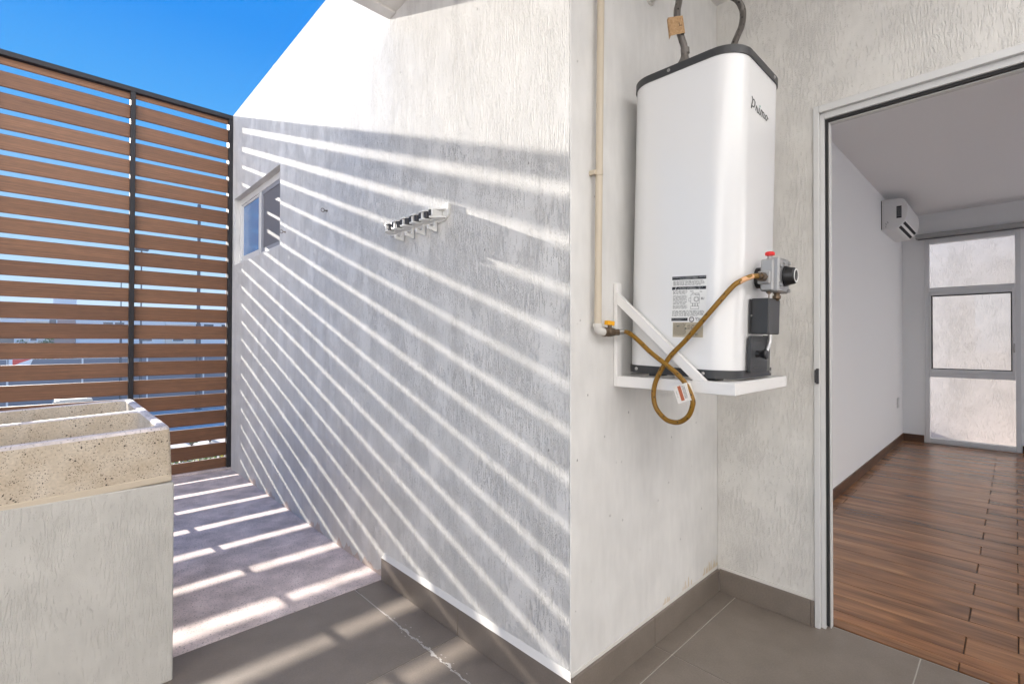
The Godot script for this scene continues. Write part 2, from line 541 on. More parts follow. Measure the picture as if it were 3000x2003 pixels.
func light() -> void:
	var env := Environment.new()
	env.background_mode = Environment.BG_SKY
	env.tonemap_mode = Environment.TONE_MAPPER_LINEAR
	env.tonemap_exposure = EXPOSURE
	env.sdfgi_enabled = true
	env.ssao_enabled = true
	env.ssil_enabled = true
	env.fog_enabled = true
	env.fog_density = 0.0025
	env.fog_light_color = Color(0.90, 0.94, 1.0)
	var W := 256
	var H := 128
	var stops := [[-90.0, Vector3(0.30, 0.28, 0.26)], [-1.0, Vector3(0.42, 0.42, 0.42)], [0.0, Vector3(0.66, 0.84, 0.97)], [6.0, Vector3(0.50, 0.76, 0.98)], [12.0, Vector3(0.30, 0.62, 1.0)], [20.0, Vector3(0.075, 0.43, 0.97)], [30.0, Vector3(0.004, 0.285, 0.92)], [90.0, Vector3(0.012, 0.27, 0.86)]]
	var im := Image.create(W, H, false, Image.FORMAT_RGBF)
	for y in H:
		var el := 90.0 - 180.0 * (y + 0.5) / H
		var c := Vector3.ZERO
		for k in stops.size() - 1:
			if el >= stops[k][0] and el <= stops[k + 1][0]:
				var t: float = (el - stops[k][0]) / (stops[k + 1][0] - stops[k][0])
				c = (stops[k][1] as Vector3).lerp(stops[k + 1][1], t)
		c /= EXPOSURE
		for x in W:
			im.set_pixel(x, y, Color(c.x, c.y, c.z))
	var sm := PanoramaSkyMaterial.new()
	sm.panorama = ImageTexture.create_from_image(im)
	var sky := Sky.new()
	sky.sky_material = sm
	env.sky = sky
	var we := WorldEnvironment.new()
	we.name = "environment"
	we.environment = env
	add_child(we)
	var sun := DirectionalLight3D.new()
	sun.name = "sun"
	add_child(sun)
	sun.basis = Basis.looking_at(Vector3(0.1134, -0.3695, 1.0).normalized())
	sun.light_energy = 1.0
	sun.light_color = Color(1.0, 0.97, 0.93)
	sun.light_angular_distance = 0.5
	sun.shadow_enabled = true

# ------------------------------------------------------------------ setting
func setting() -> void:
	# patio floor: concrete beyond z -1.21, tiles this side
	structure(obj("concrete_floor", bx(Vector3(-3.6, -0.22, -4.36), Vector3(0.0, 0.0, -1.214)), M.concrete))
	var base := obj("tile_floor", bx(Vector3(-3.6, -0.22, -1.214), Vector3(1.178, -0.003, 2.6)), M.grout)
	structure(base)
	var xs := [-3.6, -2.817, -1.487, -0.157, 0.508, 1.173]
	var zs := [-1.212, -0.577, 0.085, 0.748, 1.411, 2.074, 2.6]
	for i in xs.size() - 1:
		for j in zs.size() - 1:
			var x1: float = xs[i + 1] - 0.002
			var z1: float = zs[j + 1] - 0.002
			if j == 0: z1 -= 0.0
			var z0: float = zs[j] + (0.002 if j > 0 else 0.0)
			var x0: float = xs[i] + 0.002
			if xs[i] > 0.0 and j < 2:
				if j == 0: continue
				z0 = 0.0
				obj("floor_tile", bx(Vector3(x0, -0.01, 0.0), Vector3(x1, 0.0, zs[2] - 0.002), 0.0012), M.tile, base)
				continue
			if xs[i] < 0.0 and xs[i + 1] > 0.0 and j < 2:
				if j == 0:
					obj("floor_tile", bx(Vector3(x0, -0.01, z0), Vector3(-0.001, 0.0, z1), 0.0012), M.tile, base)
				else:
					obj("floor_tile", bx(Vector3(x0, -0.01, z0), Vector3(-0.001, 0.0, zs[2] - 0.002), 0.0012), M.tile, base)
					obj("floor_tile", bx(Vector3(0.001, -0.01, 0.001), Vector3(x1, 0.0, zs[2] - 0.002), 0.0012), M.tile, base)
				continue
			obj("floor_tile", bx(Vector3(x0, -0.01, z0), Vector3(x1, 0.0, z1), 0.0012), M.tile, base)
	# salt bloom along one joint
	var st := mb()
	var rng := RandomNumberGenerator.new(); rng.seed = 9
	var nz := noise(9.0, 5, 4)
	var pz := -1.15
	while pz < -0.18:
		var k := clampf(1.0 - absf(pz + 0.58) / 0.42, 0.0, 1.0)
		var dz := 0.006
		var w0 := 0.0012 + k * 0.009 * absf(nz.get_noise_1d(pz * 1.7 + 3.0)) * 1.6
		var off := nz.get_noise_1d(pz * 2.3 + 40.0) * 0.018 * k
		quad(st, Vector3(-0.157 + off - w0, 0.0012, pz), Vector3(-0.157 + off + w0, 0.0012, pz), Vector3(-0.157 + off + w0, 0.0012, pz + dz), Vector3(-0.157 + off - w0, 0.0012, pz + dz), Vector3.UP)
		if k > 0.3 and rng.randf() < 0.2:
			var sx := rng.randf_range(-0.05, 0.05) * k
			var sw := rng.randf_range(0.001, 0.003)
			quad(st, Vector3(-0.157 + sx - sw, 0.0016, pz), Vector3(-0.157 + sx + sw, 0.0016, pz + 0.002), Vector3(-0.157 + sx + sw, 0.0016, pz + 0.009), Vector3(-0.157 + sx - sw * 0.5, 0.0016, pz + 0.007), Vector3.UP)
		pz += dz
	var bl := obj("salt_bloom", st, M.bloom_salt, base)
	bl.set_meta("kind", "stuff")
	# grey concrete sill under the fence
	structure(obj("fence_sill", bx(Vector3(-3.6, 0.0, -4.30), Vector3(-0.001, 0.016, -4.105), 0.004), M.concrete))
	# storey below, down to the street
	structure(obj("lower_storey", bx(Vector3(-3.6, -2.6, -4.2), Vector3(6.4, -0.221, 3.4)), M.stucco_mid))
	# roof over the patio
	st = mb()
	box(st, Vector3(-3.6, 2.842, -1.185), Vector3(1.115, 3.06, 1.3))
	box(st, Vector3(-3.6, 2.829, -1.184), Vector3(-0.001, 2.8425, -1.115), 0.003)
	structure(obj("roof_slab", st, M.soffit))
	# room shell
	structure(obj("room_ceiling", bx(Vector3(1.182, 2.742, -0.15), Vector3(6.6, 2.96, 3.4)), M.plaster))
	var sub := obj("room_floor", bx(Vector3(1.18, -0.22, -0.15), Vector3(6.5, -0.004, 3.4)), M.plank_joint)
	structure(sub)
	var r2 := RandomNumberGenerator.new(); r2.seed = 77
	var bounds := [1.182, 1.2445]
	var bx0 := 1.321
	while bx0 < 6.38:
		bounds.append(bx0)
		bx0 += 0.1563
	bounds.append(6.374)
	for k in bounds.size() - 1:
		var x0: float = bounds[k] + 0.0013
		var x1: float = bounds[k + 1] - 0.0013
		if x1 - x0 < 0.01: continue
		var even := (k % 2 == 0)
		var jz := 0.858 if even else 1.005
		if k == 0: jz = 0.852
		var z := jz - 1.8
		while z < 3.2:
			var z0 := maxf(z + 0.0017, 0.037)
			var z1 := minf(z + 0.9 - 0.0017, 3.2)
			z += 0.9
			if z1 - z0 < 0.01: continue
			obj("floor_plank", plank(Vector3(x0, -0.006, z0), Vector3(x1, 0.003 + r2.randf() * 0.0005, z1), r2), M["plank%d" % (r2.randi() % 4)], sub)
	# light well behind the room
	structure(obj("light_well_floor", bx(Vector3(6.5, -0.3, -6.0), Vector3(7.4, -0.12, 6.0)), M.concrete))

func plank(a: Vector3, b: Vector3, rng: RandomNumberGenerator) -> SurfaceTool:
	var st := mb()
	var e := 0.0022
	var u0 := rng.randf()
	var v0 := rng.randf()
	var uv := func(p: Vector3) -> Vector2:
		return Vector2(u0 + (p.z - a.z) / 1.6, v0 + (p.x - a.x) / 0.9)
	var top := [Vector3(a.x + e, b.y, a.z + e), Vector3(b.x - e, b.y, a.z + e), Vector3(b.x - e, b.y, b.z - e), Vector3(a.x + e, b.y, b.z - e)]
	var low := [Vector3(a.x, a.y, a.z), Vector3(b.x, a.y, a.z), Vector3(b.x, a.y, b.z), Vector3(a.x, a.y, b.z)]
	var mid := []
	for k in 4:
		mid.append(Vector3(low[k].x, b.y - 0.002, low[k].z))
	quad(st, top[0], top[1], top[2], top[3], Vector3.UP, uv.call(top[0]), uv.call(top[1]), uv.call(top[2]), uv.call(top[3]))
	var ns := [Vector3(0, 0, -1), Vector3(1, 0, 0), Vector3(0, 0, 1), Vector3(-1, 0, 0)]
	for k in 4:
		var j := (k + 1) % 4
		quad(st, top[k], top[j], mid[j], mid[k], (ns[k] + Vector3.UP).normalized(), uv.call(top[k]), uv.call(top[j]), uv.call(mid[j]), uv.call(mid[k]))
		quad(st, mid[k], mid[j], low[j], low[k], ns[k], uv.call(mid[k]), uv.call(mid[j]), uv.call(low[j]), uv.call(low[k]))
	return st

# ------------------------------------------------------------------ walls of the patio
func house_walls() -> void:
	# --- sunlit side wall, plane x = 0
	var st := mb()
	var z0 := -4.36
	var z1 := -0.006
	box(st, Vector3(0, -0.22, z0), Vector3(0.2, 1.912, z1))
	box(st, Vector3(0, 2.53, z0), Vector3(0.2, 3.34, -1.186))
	box(st, Vector3(0, 2.53, -1.186), Vector3(0.2, 2.8425, z1))
	box(st, Vector3(0, 1.912, z0), Vector3(0.2, 2.53, -4.06))
	box(st, Vector3(0, 1.912, -2.80), Vector3(0.2, 2.53, z1))
	var wall := obj("striped_side_wall", st, M.stucco_raked)
	tag(wall, "tall white raked stucco side wall striped by slat shadows, with a small window", "wall")
	# rough parapet edge
	st = mb()
	var rng := RandomNumberGenerator.new(); rng.seed = 4
	var pz := z0 + 0.002
	while pz < -1.2:
		var l := rng.randf_range(0.03, 0.11)
		var e := minf(pz + l, -1.19)
		var h := 3.34 + rng.randf_range(0.001, 0.008)
		box(st, Vector3(0.001 + rng.randf() * 0.004, 3.3395, pz), Vector3(0.199, h, e), 0.003)
		pz = e
	obj("parapet_edge", st, M.stucco_raked, wall)
	# skirting tiles with a white mortar ledge
	for s in [[-1.21, -0.578], [-0.575, 0.0195]]:
		obj("skirting_tile", bx(Vector3(-0.02, 0.0005, s[0]), Vector3(-0.004, 0.112, s[1]), 0.0012), M.tile, wall)
	st = mb()
	flat(st, Vector3(-0.0205, 0.1122, -1.209), Vector3(-0.0205, 0.1122, 0.018), Vector3(0.0, 0.128, 0.0), Vector3(0.0, 0.128, -1.209), Vector3(0.05, 0, -0.5))
	flat(st, Vector3(-0.0205, 0.1122, -1.209), Vector3(0.0, 0.128, -1.209), Vector3(0.0, 0.0, -1.209), Vector3(-0.0205, 0.0, -1.209), Vector3(0.0, 0.05, -0.5))
	obj("mortar_ledge", st, M.mortar, wall)
	# window in its recess
	var fx := 0.05
	st = mb()
	box(st, Vector3(fx, 2.475, -4.06), Vector3(fx + 0.05, 2.53, -2.80), 0.002)
	box(st, Vector3(fx, 1.913, -4.06), Vector3(fx + 0.05, 1.955, -2.80), 0.002)
	box(st, Vector3(fx, 1.955, -4.06), Vector3(fx + 0.05, 2.475, -4.02), 0.002)
	box(st, Vector3(fx, 1.955, -2.84), Vector3(fx + 0.05, 2.475, -2.80), 0.002)
	box(st, Vector3(fx - 0.001, 1.956, -3.49), Vector3(fx + 0.05, 2.474, -3.435), 0.002)
	var win := obj("window", st, M.frame_white, wall)
	st = mb()
	box(st, Vector3(fx + 0.008, 1.956, -4.019), Vector3(fx + 0.03, 1.995, -3.491), 0.002)
	box(st, Vector3(fx + 0.008, 2.455, -4.019), Vector3(fx + 0.03, 2.474, -3.491), 0.002)
	box(st, Vector3(fx + 0.008, 1.995, -4.019), Vector3(fx + 0.03, 2.455, -4.0), 0.002)
	obj("sash", st, M.frame_white, win)
	obj("pane", bx(Vector3(fx + 0.017, 1.995, -4.0), Vector3(fx + 0.022, 2.455, -3.49)), M.frosted_painted_sky, win)
	st = mb()
	box(st, Vector3(fx + 0.004, 1.956, -3.434), Vector3(fx + 0.03, 1.985, -2.841))
	box(st, Vector3(fx + 0.004, 2.44, -3.434), Vector3(fx + 0.03, 2.474, -2.841))
	box(st, Vector3(fx + 0.004, 1.985, -3.434), Vector3(fx + 0.03, 2.44, -3.39))
	box(st, Vector3(fx + 0.004, 1.985, -2.885), Vector3(fx + 0.03, 2.44, -2.841))
	obj("screen_frame", st, mat(lin(0.30, 0.31, 0.34), 0.5), win)
	obj("insect_screen", bx(Vector3(fx + 0.009, 1.985, -3.39), Vector3(fx + 0.012, 2.44, -2.885)), M.screen, win)
	# --- heater wall, plane z = 0
	st = mb()
	box(st, Vector3(0.0, -0.22, -0.006), Vector3(1.116, 2.842, 0.0), 0.002)
	box(st, Vector3(0.2005, -0.22, -0.2), Vector3(1.3, 2.842, -0.006))
	var hw := obj("recess_back_wall", st, M.stucco_fine)
	tag(hw, "smooth white back wall of the recess behind the water heater", "wall")
	for s in [[0.001, 0.508], [0.511, 1.104]]:
		obj("skirting_tile", bx(Vector3(s[0], 0.0005, 0.0005), Vector3(s[1], 0.108, 0.012), 0.0012), M.tile, hw)
	obj("mortar_ledge", bx(Vector3(0.0, 0.1085, 0.0003), Vector3(1.104, 0.122, 0.004), 0.001), M.mortar, hw)
	var stain := mat(lin(0.66, 0.58, 0.45), 0.95)
	st = mb()
	for q in [[1.05, 0.13, 34, 0.05], [0.985, 0.128, 14, 0.035], [0.80, 0.125, 12, 0.04], [0.62, 0.125, 8, 0.03]]:
		for k in int(q[2]):
			var cx: float = q[0] + rng.randfn() * float(q[3]) * 0.6
			var h := absf(rng.randfn()) * float(q[3]) * 0.4 + 0.005
			var w2 := rng.randf_range(0.002, 0.007)
			cx = minf(cx, 1.108)
			var zz := 0.0006 + k * 0.00002
			quad(st, Vector3(cx - w2, 0.122, zz), Vector3(cx + w2, 0.122, zz), Vector3(cx + w2 * 0.4 + 0.003, 0.122 + h, zz), Vector3(cx - w2 * 0.5 + 0.002, 0.122 + h * 0.9, zz), Vector3(0, 0, 1))
	obj("damp_stain", st, stain, hw).set_meta("kind", "stuff")
	st = mb()
	for k in 46:
		var p := Vector3(rng.randf_range(0.02, 1.05), rng.randf_range(0.2, 2.6), 0.0007)
		var r := rng.randf_range(0.0008, 0.0028)
		quad(st, p + Vector3(-r, -r * 1.5, 0), p + Vector3(r, -r, 0), p + Vector3(r * 0.7, r * 2.0, 0), p + Vector3(-r * 0.8, r, 0), Vector3(0, 0, 1))
	obj("nick", st, mat(lin(0.22, 0.21, 0.20), 0.95), hw).set_meta("kind", "stuff")
	# worn plaster at the foot of the striped wall
	var worn := mat(lin(0.60, 0.50, 0.44), 0.95)
	st = mb()
	for c in [-3.45, -3.0, -2.62, -2.1, -1.62, -1.3]:
		for k in 7:
			var cz: float = c + rng.randfn() * 0.07
			var h := rng.randf_range(0.012, 0.06)
			var w2 := rng.randf_range(0.02, 0.06)
			var xx := -0.0006 - k * 0.00004
			tri(st, Vector3(xx, 0.001, cz - w2), Vector3(xx, 0.001, cz + w2), Vector3(xx, h, cz + rng.randfn() * 0.01), Vector3.LEFT, Vector3.LEFT, Vector3.LEFT)
	obj("worn_patch", st, worn, wall).set_meta("kind", "stuff")
	st = mb()
	for k in 60:
		var p := Vector3(-0.0012, rng.randf_range(0.25, 2.6), rng.randf_range(-3.9, -0.05))
		var r := rng.randf_range(0.0012, 0.0035)
		quad(st, p + Vector3(0, -r * 1.5, -r), p + Vector3(0, -r, r), p + Vector3(0, r * 2.0, r * 0.7), p + Vector3(0, r, -r * 0.8), Vector3.LEFT)
	obj("nick", st, mat(lin(0.25, 0.24, 0.23), 0.95), wall).set_meta("kind", "stuff")
	# --- door wall, plane x = 1.116
	st = mb()
	box(st, Vector3(1.116, -0.22, 0.0), Vector3(1.182, 3.4, 0.411))
	box(st, Vector3(1.116, 2.198, 0.411), Vector3(1.182, 3.4, 2.42))
	box(st, Vector3(1.116, -0.22, 2.42), Vector3(1.182, 3.4, 2.6))
	box(st, Vector3(1.1825, 2.97, -0.14), Vector3(1.3, 3.4, 2.6))
	var dw := obj("door_wall", st, M.stucco_mid)
	tag(dw, "white stucco wall around the open doorway, right of the water heater", "wall")
	obj("skirting_tile", bx(Vector3(1.104, 0.0005, 0.0125), Vector3(1.1155, 0.108, 0.398), 0.0012), M.tile, dw)
	obj("skirting_tile", bx(Vector3(1.1042, 0.0005, 0.3995), Vector3(1.1155, 0.108, 0.4105), 0.001), M.tile, dw)
	obj("mortar_ledge", bx(Vector3(1.111, 0.1085, 0.0045), Vector3(1.1157, 0.124, 0.409), 0.001), M.mortar, dw)
	st = mb()
	box(st, Vector3(1.108, 0.0, 0.412), Vector3(1.18, 2.197, 0.433), 0.0015)
	box(st, Vector3(1.126, 0.0, 0.4335), Vector3(1.18, 2.166, 0.449), 0.001)
	box(st, Vector3(1.108, 2.168, 0.4335), Vector3(1.18, 2.197, 2.418), 0.0015)
	box(st, Vector3(1.126, 2.142, 0.4495), Vector3(1.18, 2.1675, 2.418), 0.001)
	box(st, Vector3(1.108, 0.0, 2.40), Vector3(1.18, 2.167, 2.4195), 0.001)
	var fr := obj("door_frame", st, M.frame_white, dw)
	st = mb()
	box(st, Vector3(1.136, 0.012, 0.4495), Vector3(1.18, 2.1415, 0.459))
	box(st, Vector3(1.136, 2.131, 0.4595), Vector3(1.18, 2.1415, 2.398))
	obj("brush_gasket", st, M.rubber, fr)
	st = mb()
	box(st, Vector3(1.15, 0.0, 0.4592), Vector3(1.18, 2.1305, 0.4632))
	box(st, Vector3(1.15, 2.1265, 0.4635), Vector3(1.18, 2.1307, 2.398))
	obj("inner_bead", st, M.frame_white, fr)
	st = mb()
	box(st, Vector3(1.098, 1.025, 0.422), Vector3(1.1075, 1.09, 0.4325), 0.002)
	box(st, Vector3(1.092, 1.03, 0.418), Vector3(1.099, 1.085, 0.4235), 0.002)
	obj("latch", st, mat(lin(0.09, 0.09, 0.095), 0.35, 0.6), fr)
	# sliding leaf pushed to the far side
	st = mb()
	for q in [[1.50, 1.55], [2.35, 2.40]]:
		box(st, Vector3(1.145, 0.005, q[0]), Vector3(1.175, 2.125, q[1]), 0.002)
	for q in [[0.005, 0.06], [2.07, 2.125]]:
		box(st, Vector3(1.146, q[0], 1.551), Vector3(1.174, q[1], 2.349), 0.002)
	var leaf := obj("sliding_leaf", st, M.frame_white, dw)
	obj("pane", bx(Vector3(1.157, 0.06, 1.55), Vector3(1.162, 2.07, 2.35)), M.pane, leaf)
	# --- walls behind the photographer; the tall rear one is added to bounce fill light
	var bw := obj("added_rear_wall", bx(Vector3(-25.0, -2.6, 2.6), Vector3(1.3, 10.0, 2.8)), M.stucco_bounce)
	tag(bw, "tall white bounce wall added along the rear of the patio, behind the photographer", "wall")
	var lw := obj("patio_left_parapet", bx(Vector3(-3.8, -0.22, -4.3), Vector3(-3.6, 0.95, 2.6)), M.stucco_fine)
	tag(lw, "low white parapet on the left side of the patio beyond the sink, out of frame", "wall")
	# little room behind the high window
	st = mb()
	box(st, Vector3(0.2005, 0.9, -4.36), Vector3(1.3, 1.0, -2.5))
	box(st, Vector3(0.2005, 2.75, -4.36), Vector3(1.3, 2.85, -2.5))
	box(st, Vector3(1.2, 1.0, -4.36), Vector3(1.3, 2.75, -2.5))
	box(st, Vector3(0.2005, 1.0, -4.36), Vector3(1.2, 2.75, -4.30))
	box(st, Vector3(0.2005, 1.0, -2.56), Vector3(1.2, 2.75, -2.5))
	structure(obj("room_behind_window", st, M.plaster))

# ------------------------------------------------------------------ room seen through the door
func room() -> void:
	var lw := obj("room_side_wall", bx(Vector3(1.3, -0.22, -0.15), Vector3(6.374, 2.742, 0.036)), M.plaster)
	tag(lw, "long plain white wall of the inner room that carries the air conditioner", "wall")
	var st := mb()
	box(st, Vector3(1.1825, -0.22, -0.15), Vector3(1.3, 2.70, 0.036))
	obj("wall_end", st, M.plaster, lw)
	# brown skirting planks
	var x := 1.19
	var rng := RandomNumberGenerator.new(); rng.seed = 3
	while x < 6.36:
		var e := minf(x + 0.9, 6.372)
		obj("skirting_board", skirt(Vector3(x + 0.001, 0.003, 0.0365), Vector3(e - 0.001, 0.085, 0.047), rng, true), M.skirt_wood, lw)
		x = e
	var fw := mb()
	var X := 6.374
	box(fw, Vector3(X, -0.22, -0.15), Vector3(X + 0.15, 2.742, 0.249))
	box(fw, Vector3(X, 2.43, 0.249), Vector3(X + 0.15, 2.742, 1.043))
	box(fw, Vector3(X, -0.22, 0.249), Vector3(X + 0.15, 0.012, 1.043))
	box(fw, Vector3(X, -0.22, 1.043), Vector3(X + 0.15, 2.742, 1.55))
	box(fw, Vector3(X, 2.43, 1.55), Vector3(X + 0.15, 2.742, 3.1))
	box(fw, Vector3(X, -0.22, 1.55), Vector3(X + 0.15, 0.9, 3.1))
	box(fw, Vector3(X, -0.22, 3.1), Vector3(X + 0.15, 2.742, 3.4))
	var far := obj("room_end_wall", fw, M.plaster)
	tag(far, "white end wall of the inner room around the tall three pane window", "wall")
	obj("skirting_board", skirt(Vector3(X - 0.011, 0.003, 0.0475), Vector3(X - 0.0005, 0.085, 0.236), rng, false), M.skirt_wood, far)
	obj("skirting_board", skirt(Vector3(X - 0.011, 0.003, 1.05), Vector3(X - 0.0005, 0.085, 1.95), rng, false), M.skirt_wood, far)
	obj("skirting_board", skirt(Vector3(X - 0.011, 0.003, 1.952), Vector3(X - 0.0005, 0.085, 3.15), rng, false), M.skirt_wood, far)
	# tall window
	st = mb()
	var a := X - 0.012
	var b := X + 0.06
	box(st, Vector3(a, 0.0125, 0.2495), Vector3(b, 2.43, 0.2905), 0.003)
	box(st, Vector3(a, 0.0125, 1.001), Vector3(b, 2.43, 1.0425), 0.003)
	box(st, Vector3(a, 0.0125, 0.291), Vector3(b, 0.062, 1.0005), 0.003)
	box(st, Vector3(a, 0.79, 0.291), Vector3(b, 0.842, 1.0005), 0.003)
	box(st, Vector3(a, 1.80, 0.291), Vector3(b, 1.85, 1.0005), 0.003)
	box(st, Vector3(a, 2.375, 0.291), Vector3(b, 2.43, 1.0005), 0.003)
	var win := obj("window", st, M.anodised, far)
	st = mb()
	var sa := X - 0.02
	box(st, Vector3(sa, 0.8425, 0.2915), Vector3(b - 0.02, 1.7995, 0.306), 0.002)
	box(st, Vector3(sa, 0.8425, 0.977), Vector3(b - 0.02, 1.7995, 1.0), 0.002)
	box(st, Vector3(sa, 0.8425, 0.3065), Vector3(b - 0.02, 0.885, 0.9765), 0.002)
	box(st, Vector3(sa, 1.758, 0.3065), Vector3(b - 0.02, 1.7995, 0.9765), 0.002)
	obj("sash", st, M.anodised, win)
	st = mb()
	box(st, Vector3(sa + 0.004, 0.8855, 0.3065), Vector3(b - 0.025, 1.7575, 0.317))
	box(st, Vector3(sa + 0.004, 0.8855, 0.966), Vector3(b - 0.025, 1.7575, 0.9765))
	box(st, Vector3(sa + 0.004, 1.745, 0.3175), Vector3(b - 0.025, 1.7575, 0.9655))
	box(st, Vector3(sa + 0.004, 0.8855, 0.3175), Vector3(b - 0.025, 0.894, 0.9655))
	obj("gasket", st, mat(lin(0.06, 0.06, 0.06), 0.6), win)
	obj("handle", bx(Vector3(sa - 0.02, 1.09, 0.985), Vector3(sa - 0.001, 1.19, 0.998), 0.003), M.steel, win)
	obj("pane", bx(Vector3(X + 0.022, 0.06, 0.29), Vector3(X + 0.026, 0.791, 1.001)), M.pane, win)
	obj("pane", bx(Vector3(X + 0.012, 0.894, 0.317), Vector3(X + 0.016, 1.745, 0.966)), M.pane, win)
	obj("pane", bx(Vector3(X + 0.022, 1.849, 0.29), Vector3(X + 0.026, 2.376, 1.001)), M.pane, win)
	# second window added to the same room for more light, right of the frame
	st = mb()
	box(st, Vector3(a, 0.9, 1.5505), Vector3(b, 2.43, 1.60), 0.003)
	box(st, Vector3(a, 0.9, 3.05), Vector3(b, 2.43, 3.0995), 0.003)
	box(st, Vector3(a, 0.9005, 1.6005), Vector3(b, 0.95, 3.0495), 0.003)
	box(st, Vector3(a, 2.38, 1.6005), Vector3(b, 2.4295, 3.0495), 0.003)
	var w2 := obj("window", st, M.anodised, far)
	obj("pane", bx(Vector3(X + 0.022, 0.95, 1.60), Vector3(X + 0.026, 2.38, 3.05)), M.pane, w2)
	# blind cassette above the window
	st = mb()
	box(st, Vector3(X - 0.075, 2.442, 0.17), Vector3(X - 0.0005, 2.497, 2.2), 0.006)
	var bc := obj("blind_cassette", st, mat(lin(0.40, 0.40, 0.395), 0.5))
	tag(bc, "grey roller blind cassette above the tall window of the inner room", "blind")
	obj("bottom_bar", bx(Vector3(X - 0.05, 2.431, 0.19), Vector3(X - 0.03, 2.4415, 2.18), 0.002), mat(lin(0.16, 0.16, 0.16), 0.5), bc)
	st = mb()
	box(st, Vector3(1.3005, -0.22, 3.2), Vector3(1.6, 2.742, 3.4))
	box(st, Vector3(1.6, 2.6, 3.2), Vector3(6.1, 2.742, 3.4))
	box(st, Vector3(6.1, -0.22, 3.2), Vector3(6.374, 2.742, 3.4))
	box(st, Vector3(1.6, -0.22, 3.2), Vector3(6.1, 0.0, 3.4))
	box(st, Vector3(1.1825, -0.22, 2.8005), Vector3(1.3, 2.742, 3.4))
	var rw := obj("room_right_wall", st, M.plaster)
	tag(rw, "white right wall of the inner room with a wide glazed opening added for fill light, out of frame", "wall")
	obj("pane", bx(Vector3(1.6, 0.0, 3.30), Vector3(6.1, 2.6, 3.306)), M.pane, rw)  # wide glazing added out of view to let fill light in
	var cw := obj("added_courtyard_wall", bx(Vector3(-1.0, -2.6, 9.5), Vector3(12.0, 8.5, 9.7)), M.stucco_bounce)  # unseen wall added to throw sunlight back through the room glazing
	tag(cw, "tall white wall added beyond the inner room to bounce sunlight into it, out of frame", "wall")
	structure(obj("courtyard_floor", bx(Vector3(1.3, -0.4, 3.4005), Vector3(6.5, -0.12, 9.499)), M.pavement))
	# --- light well
	var ow := obj("neighbour_wall", bx(Vector3(7.374, -0.3, -6.0), Vector3(7.6, 5.4, 6.0)), M.stucco_pink)
	tag(ow, "rough pale pink stucco wall outside the tall window of the inner room", "wall")
	var lo := obj("light_well_parapet", bx(Vector3(6.53, -0.12, -1.65), Vector3(7.3735, 0.634, -1.5), 0.004), M.stucco_mid)
	tag(lo, "low stucco wall closing the light well outside the room", "wall")
	# --- air conditioner
	var ac := thing("air_conditioner", "white split air conditioner mounted high on the wall of the inner room", "air conditioner", Vector3(5.04, 2.37, 0.036))
	var prof := PackedVector2Array([Vector2(0, 0), Vector2(0.06, 0.0), Vector2(0.127, 0.006), Vector2(0.197, 0.081), Vector2(0.206, 0.117), Vector2(0.213, 0.165), Vector2(0.213, 0.208), Vector2(0.209, 0.24), Vector2(0.201, 0.268), Vector2(0.188, 0.29), Vector2(0.17, 0.302), Vector2(0.14, 0.308), Vector2(0.08, 0.31), Vector2(0, 0.31)])
	st = mb()
	prism(st, prof, Vector3.ZERO, Vector3(0, 0, 1), Vector3(0, 1, 0), Vector3(1, 0, 0), 0.86, true)
	obj("body", st, M.ac_white, ac)
	var e0 := Vector2(0.127, 0.006)
	var e1 := Vector2(0.197, 0.081)
	var dirv := (e1 - e0).normalized()
	var nv := Vector2(dirv.y, -dirv.x)
	var vent := func(s0: float, s1: float, x0: float, x1: float, lift: float, thick: float) -> SurfaceTool:
		var t := mb()
		var p0 := e0 + dirv * s0 + nv * lift
		var p1 := e0 + dirv * s1 + nv * lift
		prism(t, PackedVector2Array([p0, p1, p1 + nv * thick, p0 + nv * thick]), Vector3(x0, 0, 0), Vector3(0, 0, 1), Vector3(0, 1, 0), Vector3(1, 0, 0), x1 - x0)
		return t
	var L := e0.distance_to(e1)
	obj("vent_opening", vent.call(0.012, L - 0.012, 0.03, 0.83, 0.0005, 0.001), M.dark_hole, ac)
	obj("louvre", vent.call(L * 0.40, L * 0.62, 0.032, 0.828, 0.0016, 0.004), M.ac_white, ac)
	st = mb()
	for q in [[0.004, 0.012, 0.012, 0.848], [L - 0.012, L - 0.003, 0.012, 0.848]]:
		var t: SurfaceTool = vent.call(q[0], q[1], q[2], q[3], 0.0008, 0.005)
		st.append_from(t.commit(), 0, Transform3D())
	for q in [[0.012, L - 0.012, 0.012, 0.03], [0.012, L - 0.012, 0.83, 0.848]]:
		var t: SurfaceTool = vent.call(q[0], q[1], q[2], q[3], 0.0008, 0.005)
		st.append_from(t.commit(), 0, Transform3D())
	obj("vent_frame", st, mat(lin(0.86, 0.86, 0.86), 0.3), ac)
	obj("mounting_plate", bx(Vector3(-0.004, 0.006, -0.0), Vector3(0.86, 0.305, 0.006)), mat(lin(0.03, 0.03, 0.03), 0.8), ac)
	var im := Image.create(40, 64, false, Image.FORMAT_RGB8)
	im.fill(Color(0.42, 0.42, 0.42))
	im.fill_rect(Rect2i(5, 1, 30, 6), Color(0.08, 0.08, 0.08))
	im.fill_rect(Rect2i(1, 56, 36, 6), Color(0.08, 0.08, 0.08))
	var rg := RandomNumberGenerator.new(); rg.seed = 8
	text_lines(im, 4, 12, 32, 10, 4, Color(0.15, 0.15, 0.15), rg)
	var lm := mat(Color.WHITE, 0.6); lm.albedo_texture = ImageTexture.create_from_image(im)
	st = mb()
	quad(st, Vector3(-0.0012, 0.228, 0.126), Vector3(-0.0012, 0.228, 0.168), Vector3(-0.0012, 0.104, 0.168), Vector3(-0.0012, 0.104, 0.126), Vector3(-1, 0, 0))
	obj("rating_label", st, lm, ac)
	st = mb()
